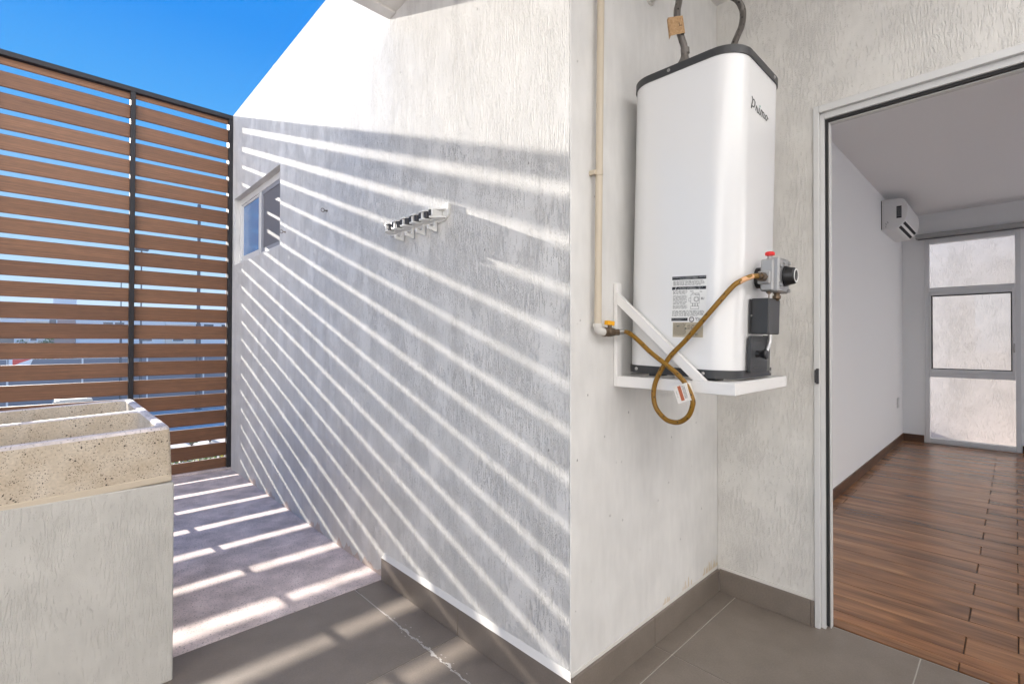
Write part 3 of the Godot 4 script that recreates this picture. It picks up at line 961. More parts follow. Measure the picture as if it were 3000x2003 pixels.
	for q in [[0.03, 0.055, 0.012], [0.045, 0.07, 0.012], [0.03, 0.03, 0.01]]:
		var path := PackedVector3Array()
		for k in 7:
			var t := -0.6 + 1.8 * k / 6.0
			path.append(Vector3(-0.001, q[1] + sin(t) * q[2], q[0] + cos(t) * q[2]))
		tube(st, path, 0.0015, 5)
	obj("end_slots", st, M.dark_hole, ac)
	# switch and socket plates
	var sw := thing("light_switch", "white double light switch plate on the inner room wall beside the door", "light switch", Vector3(2.95, 1.17, 0.036))
	obj("plate", bx(Vector3(-0.04, -0.062, 0.0), Vector3(0.04, 0.062, 0.008), 0.003), M.plastic_white, sw)
	obj("rocker", bx(Vector3(-0.022, 0.005, 0.008), Vector3(0.022, 0.045, 0.013), 0.003), mat(lin(0.45, 0.45, 0.45), 0.4), sw)
	obj("rocker", bx(Vector3(-0.022, -0.045, 0.008), Vector3(0.022, -0.005, 0.013), 0.003), mat(lin(0.45, 0.45, 0.45), 0.4), sw)
	var so := thing("wall_socket", "white wall socket low on the inner room wall near the end corner", "socket", Vector3(6.0, 0.49, 0.036))
	obj("plate", bx(Vector3(-0.06, -0.06, 0.0), Vector3(0.06, 0.06, 0.008), 0.003), mat(lin(0.62, 0.62, 0.61), 0.4), so)
	obj("outlet", bx(Vector3(-0.02, -0.03, 0.008), Vector3(0.02, 0.03, 0.011), 0.002), M.plastic_white, so)

func skirt(a: Vector3, b: Vector3, rng: RandomNumberGenerator, along_x: bool) -> SurfaceTool:
	var st := mb()
	var u0 := rng.randf()
	var v0 := rng.randf()
	var f := func(p: Vector3) -> Vector2:
		return Vector2(u0 + (p.x if along_x else p.z) / 1.6, v0 + p.y / 0.6)
	var c := [Vector3(a.x, a.y, b.z), Vector3(b.x, a.y, b.z), Vector3(b.x, b.y, b.z), Vector3(a.x, b.y, b.z), Vector3(a.x, a.y, a.z), Vector3(b.x, a.y, a.z), Vector3(b.x, b.y, a.z), Vector3(a.x, b.y, a.z)]
	for q in [[0, 1, 2, 3, Vector3(0, 0, 1)], [4, 5, 6, 7, Vector3(0, 0, -1)], [3, 2, 6, 7, Vector3.UP], [0, 4, 7, 3, Vector3(-1, 0, 0)], [1, 5, 6, 2, Vector3(1, 0, 0)]]:
		quad(st, c[q[0]], c[q[1]], c[q[2]], c[q[3]], q[4], f.call(c[q[0]]), f.call(c[q[1]]), f.call(c[q[2]]), f.call(c[q[3]]))
	return st

# ------------------------------------------------------------------ slatted screen
const SLATS_R := [[3.258, 3.296], [3.088, 3.206], [2.921, 3.038], [2.762, 2.884], [2.607, 2.730], [2.457, 2.577], [2.299, 2.422], [2.144, 2.266], [1.990, 2.112], [1.837, 1.956], [1.682, 1.803], [1.527, 1.648], [1.370, 1.493], [1.215, 1.336], [1.053, 1.176], [0.899, 1.022], [0.742, 0.864], [0.589, 0.711], [0.435, 0.557], [0.283, 0.404], [0.127, 0.249], [0.006, 0.108]]
const SLATS_L := [[3.244, 3.296], [3.078, 3.192], [2.915, 3.033], [2.763, 2.876], [2.612, 2.728], [2.460, 2.573], [2.303, 2.421], [2.145, 2.267], [1.997, 2.113], [1.841, 1.963], [1.687, 1.800], [1.530, 1.646], [1.368, 1.490], [1.215, 1.336], [1.061, 1.182], [0.897, 1.018], [0.743, 0.864], [0.589, 0.711], [0.435, 0.557], [0.283, 0.404], [0.127, 0.249], [0.006, 0.108]]
func fence() -> void:
	var f := thing("slatted_privacy_screen", "tall screen of brown horizontal slats on black steel posts closing the patio", "screen", Vector3(0, 0, -4.13))
	var rng := RandomNumberGenerator.new(); rng.seed = 21
	var zf := -0.025
	var panels := [[-0.7318, -0.0352, 0], [-1.5628, -0.7662, 1], [-2.3828, -1.5972, 0], [-3.2028, -2.4172, 1], [-3.59, -3.2372, 0]]
	for p in panels:
		var rows: Array = SLATS_R if p[2] == 0 else SLATS_L
		for r in rows:
			var sag := rng.randf_range(-0.0015, 0.0015)
			var st := mb()
			slat_box(st, Vector3(p[0], r[0] + sag, zf - 0.02), Vector3(p[1], r[1] + sag, zf), rng)
			obj("slat", st, M["slat%d" % (rng.randi() % 3)], f)
	for x in [-0.018, -0.749, -1.58, -2.4, -3.22]:
		obj("post", bx(Vector3(x - 0.017, 0.0165, -0.052), Vector3(x + 0.017, 3.2955, 0.018), 0.002), M.black_steel, f)
	obj("top_rail", bx(Vector3(-3.6, 3.296, -0.06), Vector3(-0.001, 3.335, 0.018), 0.002), M.black_steel, f)

func slat_box(st: SurfaceTool, a: Vector3, b: Vector3, rng: RandomNumberGenerator) -> void:
	var u0 := rng.randf() * 4.0
	var v0 := rng.randf()
	var g := 0.003
	var prof := [Vector2(a.z, a.y + g), Vector2(a.z, b.y - g), Vector2(a.z + g, b.y), Vector2(b.z - g, b.y), Vector2(b.z, b.y - g), Vector2(b.z, a.y + g), Vector2(b.z - g, a.y), Vector2(a.z + g, a.y)]
	for k in 8:
		var p: Vector2 = prof[k]
		var q: Vector2 = prof[(k + 1) % 8]
		var d := (q - p).normalized()
		var n := Vector3(0, d.x, -d.y)
		if n.dot(Vector3(0, (p.y + q.y) * 0.5 - (a.y + b.y) * 0.5, (p.x + q.x) * 0.5 - (a.z + b.z) * 0.5)) < 0: n = -n
		var va := v0 + p.y * 4.0
		var vb := v0 + q.y * 4.0
		quad(st, Vector3(a.x, p.y, p.x), Vector3(b.x, p.y, p.x), Vector3(b.x, q.y, q.x), Vector3(a.x, q.y, q.x), n, Vector2(u0 + a.x, va), Vector2(u0 + b.x, va), Vector2(u0 + b.x, vb), Vector2(u0 + a.x, vb))
	for s in [0, 1]:
		var x := a.x if s == 0 else b.x
		quad(st, Vector3(x, a.y, a.z), Vector3(x, b.y, a.z), Vector3(x, b.y, b.z), Vector3(x, a.y, b.z), Vector3(-1 if s == 0 else 1, 0, 0))

# ------------------------------------------------------------------ beyond the screen
func leafy(st: SurfaceTool, c: Vector3, r: Vector3, n: int, size: float, rng: RandomNumberGenerator) -> void:
	for k in n:
		var d := Vector3(rng.randfn(), rng.randfn(), rng.randfn()).normalized()
		var p := c + d * pow(rng.randf(), 0.4) * r
		var a := Vector3(rng.randfn(), rng.randfn(), rng.randfn()).normalized() * size * rng.randf_range(0.6, 1.3)
		var b := a.cross(Vector3(rng.randfn(), rng.randfn(), rng.randfn())).normalized() * size * rng.randf_range(0.35, 0.6)
		var nn := a.cross(b).normalized()
		if nn.y < 0: nn = -nn
		quad(st, p - a, p + b, p + a, p - b, nn)

func street() -> void:
	structure(obj("ground", bx(Vector3(-300, -2.9, -600), Vector3(300, -2.62, 60)), M.earth))
	structure(obj("road", bx(Vector3(-120, -2.7, -28.0), Vector3(120, -2.61, -22.6)), M.pavement))
	structure(obj("near_pavement", bx(Vector3(-120, -2.7, -22.6), Vector3(120, -2.48, -15.0), 0.02), M.pavement))
	structure(obj("far_pavement", bx(Vector3(-120, -2.7, -30.6), Vector3(120, -2.48, -28.0), 0.02), M.pavement))
	var rng := RandomNumberGenerator.new(); rng.seed = 14
	# boundary wall with pale posts
	var bw := obj("boundary_wall", bx(Vector3(-60, -2.6, -30.9), Vector3(60, 0.33, -30.72)), M.block_wall)
	tag(bw, "long grey boundary wall with pale posts across the street", "wall")
	for k in range(-8, 10):
		var x := -0.171 + 2.55 * k
		obj("post", bx(Vector3(x - 0.035, -2.6, -30.72), Vector3(x + 0.035, 0.36, -30.66)), M.block_post, bw)
		for j in 5:
			var st := mb()
			lathe(st, Vector3(x + 0.25 + j * 0.5, 0.33, -30.8), Vector3.UP, [[0.0, 0.02], [0.03, 0.02], [0.035, 0.045], [0.08, 0.045], [0.09, 0.0]], 8)
			if absf(x) < 9.0: obj("insulator", st, M.block_post, bw)
	# double solar street lamp
	var sl := thing("street_lamp", "thin double armed solar street lamp beyond the slatted screen", "street lamp", Vector3(1.97, -2.48, -29.4))
	var st := mb()
	lathe(st, Vector3.ZERO, Vector3.UP, [[0, 0.14], [0.02, 0.14], [0.02, 0.065], [4.2, 0.06], [4.25, 0.035], [8.15, 0.028]], 10)
	obj("pole", st, M.lamp_steel, sl)
	obj("arm", bx(Vector3(-0.55, 8.08, -0.02), Vector3(0.55, 8.12, 0.02)), M.lamp_steel, sl)
	for s in [-0.6, 0.55]:
		obj("lamp_head", bx(Vector3(s - 0.22, 8.07, -0.1), Vector3(s + 0.22, 8.14, 0.1), 0.02), M.lamp_steel, sl)
	st = mb()
	box(st, Vector3(-0.28, 8.24, -0.2), Vector3(0.28, 8.30, 0.25), 0.01)
	box(st, Vector3(-0.03, 8.12, -0.03), Vector3(0.03, 8.24, 0.03))
	obj("solar_panel", st, M.lamp_steel, sl)
	var up := thing("utility_pole", "thick dark steel pole beyond the screen, nearest the side wall", "pole", Vector3(4.45, -2.48, -29.5))
	st = mb()
	lathe(st, Vector3.ZERO, Vector3.UP, [[0, 0.2], [0.03, 0.2], [0.03, 0.125], [4.6, 0.118], [4.62, 0.085], [11.05, 0.075], [11.1, 0.0]], 12)
	obj("shaft", st, M.lamp_steel, up)
	st = mb()
	lathe(st, Vector3(0, 10.9, 0), Vector3.UP, [[0, 0.09], [0.12, 0.09], [0.12, 0.0]], 12)
	obj("cap", st, M.lamp_steel, up)
	var tp := thing("thin_pole", "thin dark pole beyond the screen, left of the double armed lamp", "pole", Vector3(1.19, -2.48, -29.5))
	st = mb()
	lathe(st, Vector3.ZERO, Vector3.UP, [[0, 0.1], [0.03, 0.1], [0.03, 0.055], [3.9, 0.05], [3.92, 0.025], [7.1, 0.02], [7.12, 0]], 10)
	obj("shaft", st, M.lamp_steel, tp)
	st = mb()
	lathe(st, Vector3(0, 7.1, 0), Vector3.UP, [[0, 0.0], [0.02, 0.035], [0.05, 0.035], [0.08, 0.0]], 10)
	obj("finial", st, M.lamp_steel, tp)
	# houses behind the wall
	house(-9.0, -2.6, 2.85, -46.0, M.house_white, "white house at the far left behind the boundary wall", [[-7.5, 1.3, 1.4], [-4.7, 1.0, 0.9], [-3.6, 1.0, 0.9]])
	house(-2.58, -1.45, 2.75, -45.6, M.house_cream, "narrow cream house front beside the brick coloured bay", [[-2.2, 1.2, 0.3]])
	house(-1.43, -0.05, 2.9, -46.4, M.house_brick, "brick coloured house bay with a pale roof tower", [[-1.25, 1.9, 0.35]])
	house(-0.03, 5.25, 2.8, -46.0, M.house_white, "wide white house with paired dark windows behind the lamp", [[1.75, 1.9, 0.55], [2.42, 1.9, 0.55], [4.0, 1.2, 0.8]])
	house(5.27, 7.2, 2.75, -45.8, M.house_cream, "cream house right of the wide white house", [[6.1, 1.2, 0.7]])
	house(7.22, 14.0, 2.82, -46.2, M.house_white, "white house farthest right, partly behind the thick pole", [[8.3, 1.8, 0.7], [9.6, 1.8, 0.7], [11.5, 1.2, 0.9]])
	var tw := thing("roof_tower", "pale square water tank tower rising above the roofs", "tower", Vector3(-0.62, 2.9, -47.0))
	obj("tank_block", bx(Vector3(-0.62, 0, -0.6), Vector3(0.62, 1.6, 0.6), 0.03), M.house_white, tw)
	obj("coping", bx(Vector3(-0.68, 1.6, -0.66), Vector3(0.68, 1.68, 0.66), 0.01), M.house_pink, tw)
	# trees behind the wall
	for t in [[-2.25, 0, "dark green tree behind the boundary wall, left of the yellowish one"], [-1.55, 1, "yellowish green tree behind the boundary wall beside the white house"]]:
		var tr := thing("tree", t[2], "tree", Vector3(t[0], -2.6, -42.0), "trees behind the boundary wall")
		st = mb()
		lathe(st, Vector3.ZERO, Vector3.UP, [[0, 0.14], [1.5, 0.10], [3.2, 0.05]], 8)
		for k in 5:
			var an := TAU * k / 5.0
			tube(st, PackedVector3Array([Vector3(0, 1.8 + k * 0.2, 0), Vector3(cos(an) * 0.3, 2.5 + k * 0.15, sin(an) * 0.3), Vector3(cos(an) * 0.5, 3.2 + k * 0.1, sin(an) * 0.5)]), 0.03, 5)
		obj("trunk", st, M.bark, tr)
		st = mb()
		for k in 14:
			var d := Vector3(rng.randfn() * 0.3, 3.3 + rng.randfn() * 0.35, rng.randfn() * 0.35)
			leafy(st, d, Vector3(0.28, 0.25, 0.28), 90, 0.06, rng)
		obj("crown", st, M["leaf%d" % t[1]], tr)
	# shrubs by the pavement
	var names := ["low green shrub by the street, left of the three", "middle green shrub by the street below the slats", "green shrub by the street nearest the side wall"]
	for k in 3:
		var sh := thing("shrub", names[k], "shrub", Vector3(1.7 + k * 0.62, -2.48, -19.3 + (k % 2) * 0.3), "shrubs by the street")
		st = mb()
		for j in 5:
			var an := TAU * j / 5.0
			tube(st, PackedVector3Array([Vector3.ZERO, Vector3(cos(an) * 0.12, 0.2, sin(an) * 0.12), Vector3(cos(an) * 0.2, 0.38, sin(an) * 0.2)]), 0.012, 5)
		obj("stems", st, M.bark, sh)
		st = mb()
		leafy(st, Vector3(0, 0.26, 0), Vector3(0.34, 0.16, 0.34), 300, 0.055, rng)
		obj("foliage", st, M["leaf%d" % (k % 2)], sh)
	st = mb()
	for k in 1500:
		var p := Vector3(rng.randf_range(-0.5, 4.2), -2.46 + rng.randf() * 0.14, rng.randf_range(-17.2, -15.7))
		var a := Vector3(rng.randfn(), rng.randfn() * 0.5, rng.randfn()).normalized() * 0.05
		var b := a.cross(Vector3(rng.randfn(), 1, rng.randfn())).normalized() * 0.03
		quad(st, p - a, p + b, p + a, p - b, Vector3.UP)
	var gc := obj("ground_cover", st, M.leaf1)
	tag(gc, "strip of low green ground cover along the near pavement", "ground cover"); gc.set_meta("kind", "stuff")
	st = mb()
	for k in 420:
		var p := Vector3(rng.randf_range(0.6, 3.4), -2.33 + rng.randf() * 0.08, rng.randf_range(-16.9, -15.8))
		var a := Vector3(rng.randfn(), rng.randfn() * 0.5, rng.randfn()).normalized() * 0.04
		var b := a.cross(Vector3(rng.randfn(), 1, rng.randfn())).normalized() * 0.03
		quad(st, p - a, p + b, p + a, p - b, Vector3.UP)
	var fl := obj("yellow_flowers", st, M.petal)
	tag(fl, "yellow blossoms on the low planting along the near pavement", "flowers"); fl.set_meta("kind", "stuff")
	# vehicles
	var sg := thing("sign_board", "red and white sign board fixed along the top of the boundary wall", "sign", Vector3(-2.72, 0.02, -30.7))
	st = mb()
	prism(st, PackedVector2Array([Vector2(0, 0), Vector2(0.72, 0), Vector2(0.84, 0.38), Vector2(0, 0.36)]), Vector3.ZERO, Vector3(1, 0, 0), Vector3(0, 1, 0), Vector3(0, 0, 1), 0.04)
	obj("panel", st, M.house_white, sg)
	st = mb()
	prism(st, PackedVector2Array([Vector2(0.16, 0.02), Vector2(0.40, 0.16), Vector2(0.78, 0.33), Vector2(0.16, 0.32)]), Vector3(0, 0, 0.0405), Vector3(1, 0, 0), Vector3(0, 1, 0), Vector3(0, 0, 1), 0.004)
	obj("red_graphic", st, M.red, sg)
	var car := thing("parked_car", "pale beige parked car seen between the lower slats", "car", Vector3(-0.6, -2.61, -26.2))
	var cp := mat(lin(0.62, 0.56, 0.46), 0.3)
	st = mb()
	prism(st, PackedVector2Array([Vector2(-0.85, 0.25), Vector2(0.85, 0.25), Vector2(0.88, 0.6), Vector2(0.82, 0.92), Vector2(-0.82, 0.92), Vector2(-0.88, 0.6)]), Vector3(0, 0, -2.1), Vector3(1, 0, 0), Vector3(0, 1, 0), Vector3(0, 0, 1), 4.2)
	obj("body", st, cp, car)
	st = mb()
	prism(st, PackedVector2Array([Vector2(-0.74, 0.93), Vector2(0.74, 0.93), Vector2(0.56, 1.42), Vector2(0.40, 1.47), Vector2(-0.40, 1.47), Vector2(-0.56, 1.42)]), Vector3(0, 0, -1.1), Vector3(1, 0, 0), Vector3(0, 1, 0), Vector3(0, 0, 1), 2.1)
	obj("cabin", st, cp, car)
	obj("rear_window", bx(Vector3(-0.6, 1.0, 1.0), Vector3(0.6, 1.36, 1.006)), M.window_dark, car)
	for wx in [-0.86, 0.66]:
		for wz in [-1.3, 1.3]:
			st = mb()
			lathe(st, Vector3(wx, 0.31, wz), Vector3(1, 0, 0), [[0, 0.0], [0, 0.31], [0.2, 0.31], [0.2, 0.0]], 16)
			obj("wheel", st, M.rubber, car)

func house(x0: float, x1: float, top: float, z: float, m: Material, label: String, wins: Array) -> void:
	var h := thing("house", label, "house", Vector3(x0, -2.6, z), "houses behind the boundary wall")
	var w := x1 - x0
	obj("wall", bx(Vector3(0, 0, -7), Vector3(w, top + 2.4, 0)), m, h)
	obj("parapet", bx(Vector3(-0.03, top + 2.4, -7.05), Vector3(w + 0.03, top + 2.6, 0.05), 0.01), M.house_white, h)
	for q in wins:
		var wx: float = q[0] - x0
		var wy: float = q[1] + 2.6
		var f := obj("window", bx(Vector3(wx - q[2] / 2 - 0.06, wy - 0.06, 0.0), Vector3(wx + q[2] / 2 + 0.06, wy + 0.96, 0.03)), M.house_white, h)
		obj("pane", bx(Vector3(wx - q[2] / 2, wy, 0.031), Vector3(wx + q[2] / 2, wy + 0.9, 0.036)), M.window_dark, f)
		var g := obj("window", bx(Vector3(wx - q[2] / 2 - 0.06, 0.9, 0.0), Vector3(wx + q[2] / 2 + 0.06, 2.1, 0.03)), M.house_white, h)
		obj("pane", bx(Vector3(wx - q[2] / 2, 0.96, 0.031), Vector3(wx + q[2] / 2, 2.04, 0.036)), M.window_dark, g)

# ------------------------------------------------------------------ laundry sink
func loop_ring(st: SurfaceTool, A: PackedVector2Array, ya: float, B: PackedVector2Array, yb: float, inward: bool) -> void:
	var n := A.size()
	for k in n:
		var j := (k + 1) % n
		var a := Vector3(A[k].x, ya, A[k].y)
		var b := Vector3(A[j].x, ya, A[j].y)
		var c := Vector3(B[j].x, yb, B[j].y)
		var d := Vector3(B[k].x, yb, B[k].y)
		var nn := (b - a).cross(d - a)
		if nn.length() < 1e-10: nn = (c - b).cross(d - b)
		if nn.length() < 1e-10: continue
		nn = nn.normalized()
		if absf(nn.y) > 0.6:
			if nn.y < 0: nn = -nn
		else:
			var cen := Vector3.ZERO
			for q in A: cen += Vector3(q.x, 0, q.y)
			cen /= n
			var o := (a + b + c + d) * 0.25 - cen
			o.y = 0
			if (nn.dot(o) < 0) != inward: nn = -nn
		quad(st, a, b, c, d, nn)

func sink() -> void:
	# local frame: origin at the right front foot of the basin, x to the left is negative
	var s := thing("laundry_sink", "beige speckled cast stone laundry sink with two basins and pale rim", "sink", Vector3(-0.913, 0.716, -1.072))
	s.rotation_degrees.z = 2.2
	var H := 0.184
	var Wd := 0.62
	var mid := -0.565
	var far := -1.11
	var st := mb()
	var sr := mb()
	for half in 2:
		var z0 := mid if half == 0 else far
		var z1 := 0.0 if half == 0 else mid
		var rim := 0.028
		var div := 0.016
		var fn := func(inset: float, y_r: float) -> PackedVector2Array:
			var a := inset
			return rrect(-Wd + a, -a, z0 + (0.0 if half == 0 else a), z1 - (a if half == 0 else 0.0), y_r, 6)
		var i0 := z0 + (div if half == 0 else rim)
		var i1 := z1 - (rim if half == 0 else div)
		var inn := func(d: float, r: float) -> PackedVector2Array:
			return rrect(-Wd + rim + d, -0.034 - d, i0 + d * 0.8, i1 - d * 0.8, r, 6)
		var R := 0.012
		loop_ring(st, fn.call(0.006, R), 0.0, fn.call(0.0, R), 0.01, false)
		loop_ring(st, fn.call(0.0, R), 0.01, fn.call(0.0, R), H - 0.012, false)
		loop_ring(sr, fn.call(0.0, R), H - 0.012, fn.call(0.004, R), H - 0.003, false)
		loop_ring(sr, fn.call(0.004, R), H - 0.003, fn.call(0.012, R), H, false)
		loop_ring(sr, fn.call(0.012, R), H, inn.call(-0.006, 0.045), H, true)
		loop_ring(sr, inn.call(-0.006, 0.045), H, inn.call(0.0, 0.045), H - 0.006, true)
		loop_ring(st, inn.call(0.0, 0.045), H - 0.006, inn.call(0.022, 0.05), 0.06, true)
		loop_ring(st, inn.call(0.022, 0.05), 0.06, inn.call(0.05, 0.04), 0.03, true)
		loop_ring(st, inn.call(0.05, 0.04), 0.03, inn.call(0.12, 0.02), 0.028, true)
		var f: PackedVector2Array = inn.call(0.12, 0.02)
		for k in range(1, f.size() - 1):
			tri(st, Vector3(f[0].x, 0.028, f[0].y), Vector3(f[k].x, 0.028, f[k].y), Vector3(f[k + 1].x, 0.028, f[k + 1].y), Vector3.UP, Vector3.UP, Vector3.UP)
	# underside
	quad(st, Vector3(-Wd, 0.0, 0), Vector3(0, 0.0, 0), Vector3(0, 0.0, far), Vector3(-Wd, 0.0, far), Vector3.DOWN)
	obj("basin", st, M.cast_stone, s)
	obj("rim", sr, M.rim_stone, s)
	# smoother worn rim strips
	var wash := mb()
	for k in 9:
		var zz := mid - 0.07 - k * 0.045
		tube(wash, PackedVector3Array([Vector3(-Wd + 0.09, 0.05, zz), Vector3(-0.10, 0.05, zz)]), 0.012, 8)
	obj("washboard_ridge", wash, M.cast_stone, s).set_meta("kind", "stuff")
	# masonry base
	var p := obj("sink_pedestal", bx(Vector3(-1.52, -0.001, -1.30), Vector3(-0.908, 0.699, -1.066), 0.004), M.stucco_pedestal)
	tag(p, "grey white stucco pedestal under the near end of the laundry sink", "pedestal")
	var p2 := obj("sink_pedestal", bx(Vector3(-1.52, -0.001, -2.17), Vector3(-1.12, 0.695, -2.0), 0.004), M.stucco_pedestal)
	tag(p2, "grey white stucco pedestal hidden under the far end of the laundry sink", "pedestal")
	st = mb()
	box(st, Vector3(-1.522, -0.0125, -1.112), Vector3(-0.0005, 0.0125, 0.003), 0.004)
	obj("mortar_bed", st, mat(lin(0.60, 0.52, 0.41), 0.95), s)

# ------------------------------------------------------------------ water heater and bracket
func stroke(st: SurfaceTool, pts: Array, w: float, o: Vector3, ex: Vector3, ey: Vector3, ez: Vector3, sc: float) -> void:
	for k in pts.size() - 1:
		var a := Vector2(pts[k][0], pts[k][1]) * sc
		var b := Vector2(pts[k + 1][0], pts[k + 1][1]) * sc
		var d := (b - a).normalized()
		a -= d * w * 0.4
		b += d * w * 0.4
		var n := Vector2(-d.y, d.x) * w * 0.5
		var P := func(v: Vector2) -> Vector3: return o + ex * v.x + ey * v.y + ez * (0.0008 + 0.00005 * k)
		quad(st, P.call(a - n), P.call(b - n), P.call(b + n), P.call(a + n), ez)

func heater() -> void:
	# bracket
	var b := thing("heater_bracket", "white painted steel wall bracket carrying the water heater", "bracket", Vector3(0.24, 1.04, 0.0))
	for x in [0.0, 0.415]:
		obj("upright", bx(Vector3(x, 0.0, 0.001), Vector3(x + 0.030, 0.372, 0.016), 0.002), M.white_paint, b)
		obj("arm", bx(Vector3(x - 0.003, 0.0, 0.0165), Vector3(x + 0.030, 0.038, 0.431), 0.002), M.white_paint, b)
		var st := mb()
		prism(st, PackedVector2Array([Vector2(0.0165, 0.296), Vector2(0.0165, 0.336), Vector2(0.341, 0.0385), Vector2(0.300, 0.0385)]), Vector3(x - 0.002, 0, 0), Vector3(0, 0, 1), Vector3(0, 1, 0), Vector3(1, 0, 0), 0.018)
		obj("brace", st, M.white_paint, b)
	obj("front_bar", bx(Vector3(0.0305, 0.0, 0.392), Vector3(0.458, 0.038, 0.4305), 0.002), M.white_paint, b)
	obj("back_bar", bx(Vector3(0.0305, 0.0, 0.002), Vector3(0.4145, 0.038, 0.016), 0.002), M.white_paint, b)
	# heater
	var h := thing("water_heater", "tall white enamelled gas water heater with charcoal end rims on a wall bracket", "water heater", Vector3(0.464, 1.094, 0.02))
	h.rotation_degrees.x = 1.35
	var X := 0.196
	var D := 0.39
	var Ht := 1.03
	var st := mb()
	var pl := rrect(-X, X, 0.0, D, 0.085, 10)
	prism(st, pl, Vector3(0, 0.012, 0), Vector3(1, 0, 0), Vector3(0, 0, 1), Vector3(0, 1, 0), Ht - 0.024, true)
	obj("casing", st, M.enamel, h)
	for q in [[0.0, 0.026], [Ht - 0.022, Ht + 0.002]]:
		st = mb()
		var po := rrect(-X - 0.004, X + 0.004, -0.004, D + 0.004, 0.088, 10)
		prism(st, po, Vector3(0, q[0], 0), Vector3(1, 0, 0), Vector3(0, 0, 1), Vector3(0, 1, 0), q[1] - q[0], true)
		obj("end_rim", st, M.charcoal, h)
	for q in [[-0.12, D - 0.09], [0.12, D - 0.09], [-0.12, 0.1], [0.12, 0.1]]:
		obj("foot", bx(Vector3(q[0] - 0.03, -0.012, q[1] - 0.02), Vector3(q[0] + 0.03, 0.0, q[1] + 0.02), 0.002), M.charcoal_soft, h)
	for q in [[Vector3(-X - 0.004, 0.014, 0.06), Vector3(-1, 0, 0)], [Vector3(-X - 0.004, 0.014, D - 0.09), Vector3(-1, 0, 0)], [Vector3(0.11, 0.013, D + 0.004), Vector3(0, 0, 1)], [Vector3(-X - 0.004, Ht - 0.01, 0.16), Vector3(-1, 0, 0)], [Vector3(0.09, Ht - 0.01, D + 0.004), Vector3(0, 0, 1)]]:
		st = mb()
		lathe(st, q[0], q[1], [[0, 0.0055], [0.002, 0.0055], [0.004, 0.003], [0.004, 0.0]], 10)
		obj("screw", st, M.steel, h)
	# instruction label on the left face
	var im := Image.create(176, 312, false, Image.FORMAT_RGB8)
	var rng := RandomNumberGenerator.new(); rng.seed = 12
	var K := Color(0.09, 0.09, 0.09)
	var Wt := Color(0.90, 0.90, 0.89)
	im.fill(Wt)
	im.fill_rect(Rect2i(0, 0, 172, 17), K)
	ink(im, 5, 3, "INSTRUCTIVO DE OPERACION PARA EL CALENTADOR", Color(0.8, 0.8, 0.8))
	ink(im, 40, 10, "CON AISLAMIENTO TERMICO", Color(0.8, 0.8, 0.8))
	text_lines(im, 6, 23, 160, 5, 5, Color(0.2, 0.2, 0.2), rng)
	im.fill_rect(Rect2i(0, 52, 172, 15), K)
	for k in 15: im.fill_rect(Rect2i(20 - k / 3, 52 + k, 3, 1), Wt)
	ink(im, 36, 54, "CON PILOTO AUTOMATICO - TIPO 4", Color(0.85, 0.85, 0.85))
	ink(im, 30, 61, "EN POSICION DE ENCENDIDO - 8 L", Color(0.85, 0.85, 0.85))
	for q in [[72, 4], [96, 6], [128, 3], [145, 4]]:
		text_lines(im, 6, q[0], 76, q[1], 5, Color(0.25, 0.25, 0.25), rng)
	text_lines(im, 4, 172, 164, 6, 5, Color(0.25, 0.25, 0.25), rng)
	# line drawing of the valve
	var ln := func(x0: int, y0: int, w: int, hh: int) -> void:
		im.fill_rect(Rect2i(x0, y0, w, 1), K); im.fill_rect(Rect2i(x0, y0 + hh, w, 1), K)
		im.fill_rect(Rect2i(x0, y0, 1, hh), K); im.fill_rect(Rect2i(x0 + w, y0, 1, hh + 1), K)
	ln.call(98, 92, 42, 44); ln.call(88, 110, 10, 16); ln.call(120, 86, 18, 8); ln.call(104, 84, 10, 8); ln.call(98, 150, 40, 14)
	ln.call(106, 137, 3, 12); ln.call(118, 137, 3, 12); ln.call(130, 137, 3, 12)
	for k in 120:
		var a := TAU * k / 120.0
		for r in [9.0, 13.0]:
			im.set_pixel(int(126 + cos(a) * r), int(116 + sin(a) * r), K)
	text_lines(im, 94, 76, 20, 1, 5, K, rng); text_lines(im, 142, 78, 14, 1, 5, K, rng); text_lines(im, 148, 108, 18, 3, 4, K, rng)
	im.fill_rect(Rect2i(0, 208, 84, 15), K)
	text_lines(im, 4, 212, 76, 2, 5, Color(0.6, 0.6, 0.6), rng)
	for k in 240:
		var a := TAU * k / 240.0
		var rr := 11.0 + (2.0 if int(k / 10) % 2 == 0 else 0.0)
		for r in [rr, rr - 1.0, rr - 2.0]:
			im.set_pixel(int(104 + cos(a) * r), int(216 + sin(a) * r), K)
		if k < 150: im.set_pixel(int(104 + cos(a + 1.4) * 5.0), int(216 + sin(a + 1.4) * 5.0), K)
	text_lines(im, 122, 208, 46, 1, 5, K, rng); ink(im, 126, 213, "01 800 123", K); text_lines(im, 130, 221, 24, 1, 5, K, rng)
	im.fill_rect(Rect2i(8, 230, 154, 74), Color(0.70, 0.66, 0.58))
	text_lines(im, 12, 236, 66, 12, 5, Color(0.22, 0.19, 0.15), rng)
	text_lines(im, 84, 242, 72, 5, 5, Color(0.25, 0.2, 0.16), rng)
	im.fill_rect(Rect2i(30, 246, 10, 6), Color(0.2, 0.24, 0.2)); im.fill_rect(Rect2i(70, 258, 10, 6), Color(0.2, 0.24, 0.2))
	ink(im, 100, 284, "EN MEXICO", K); text_lines(im, 92, 293, 60, 1, 5, K, rng)
	im.generate_mipmaps()
	var lm := mat(Color.WHITE, 0.4); lm.albedo_texture = ImageTexture.create_from_image(im)
	st = mb()
	var lx := -X - 0.0008
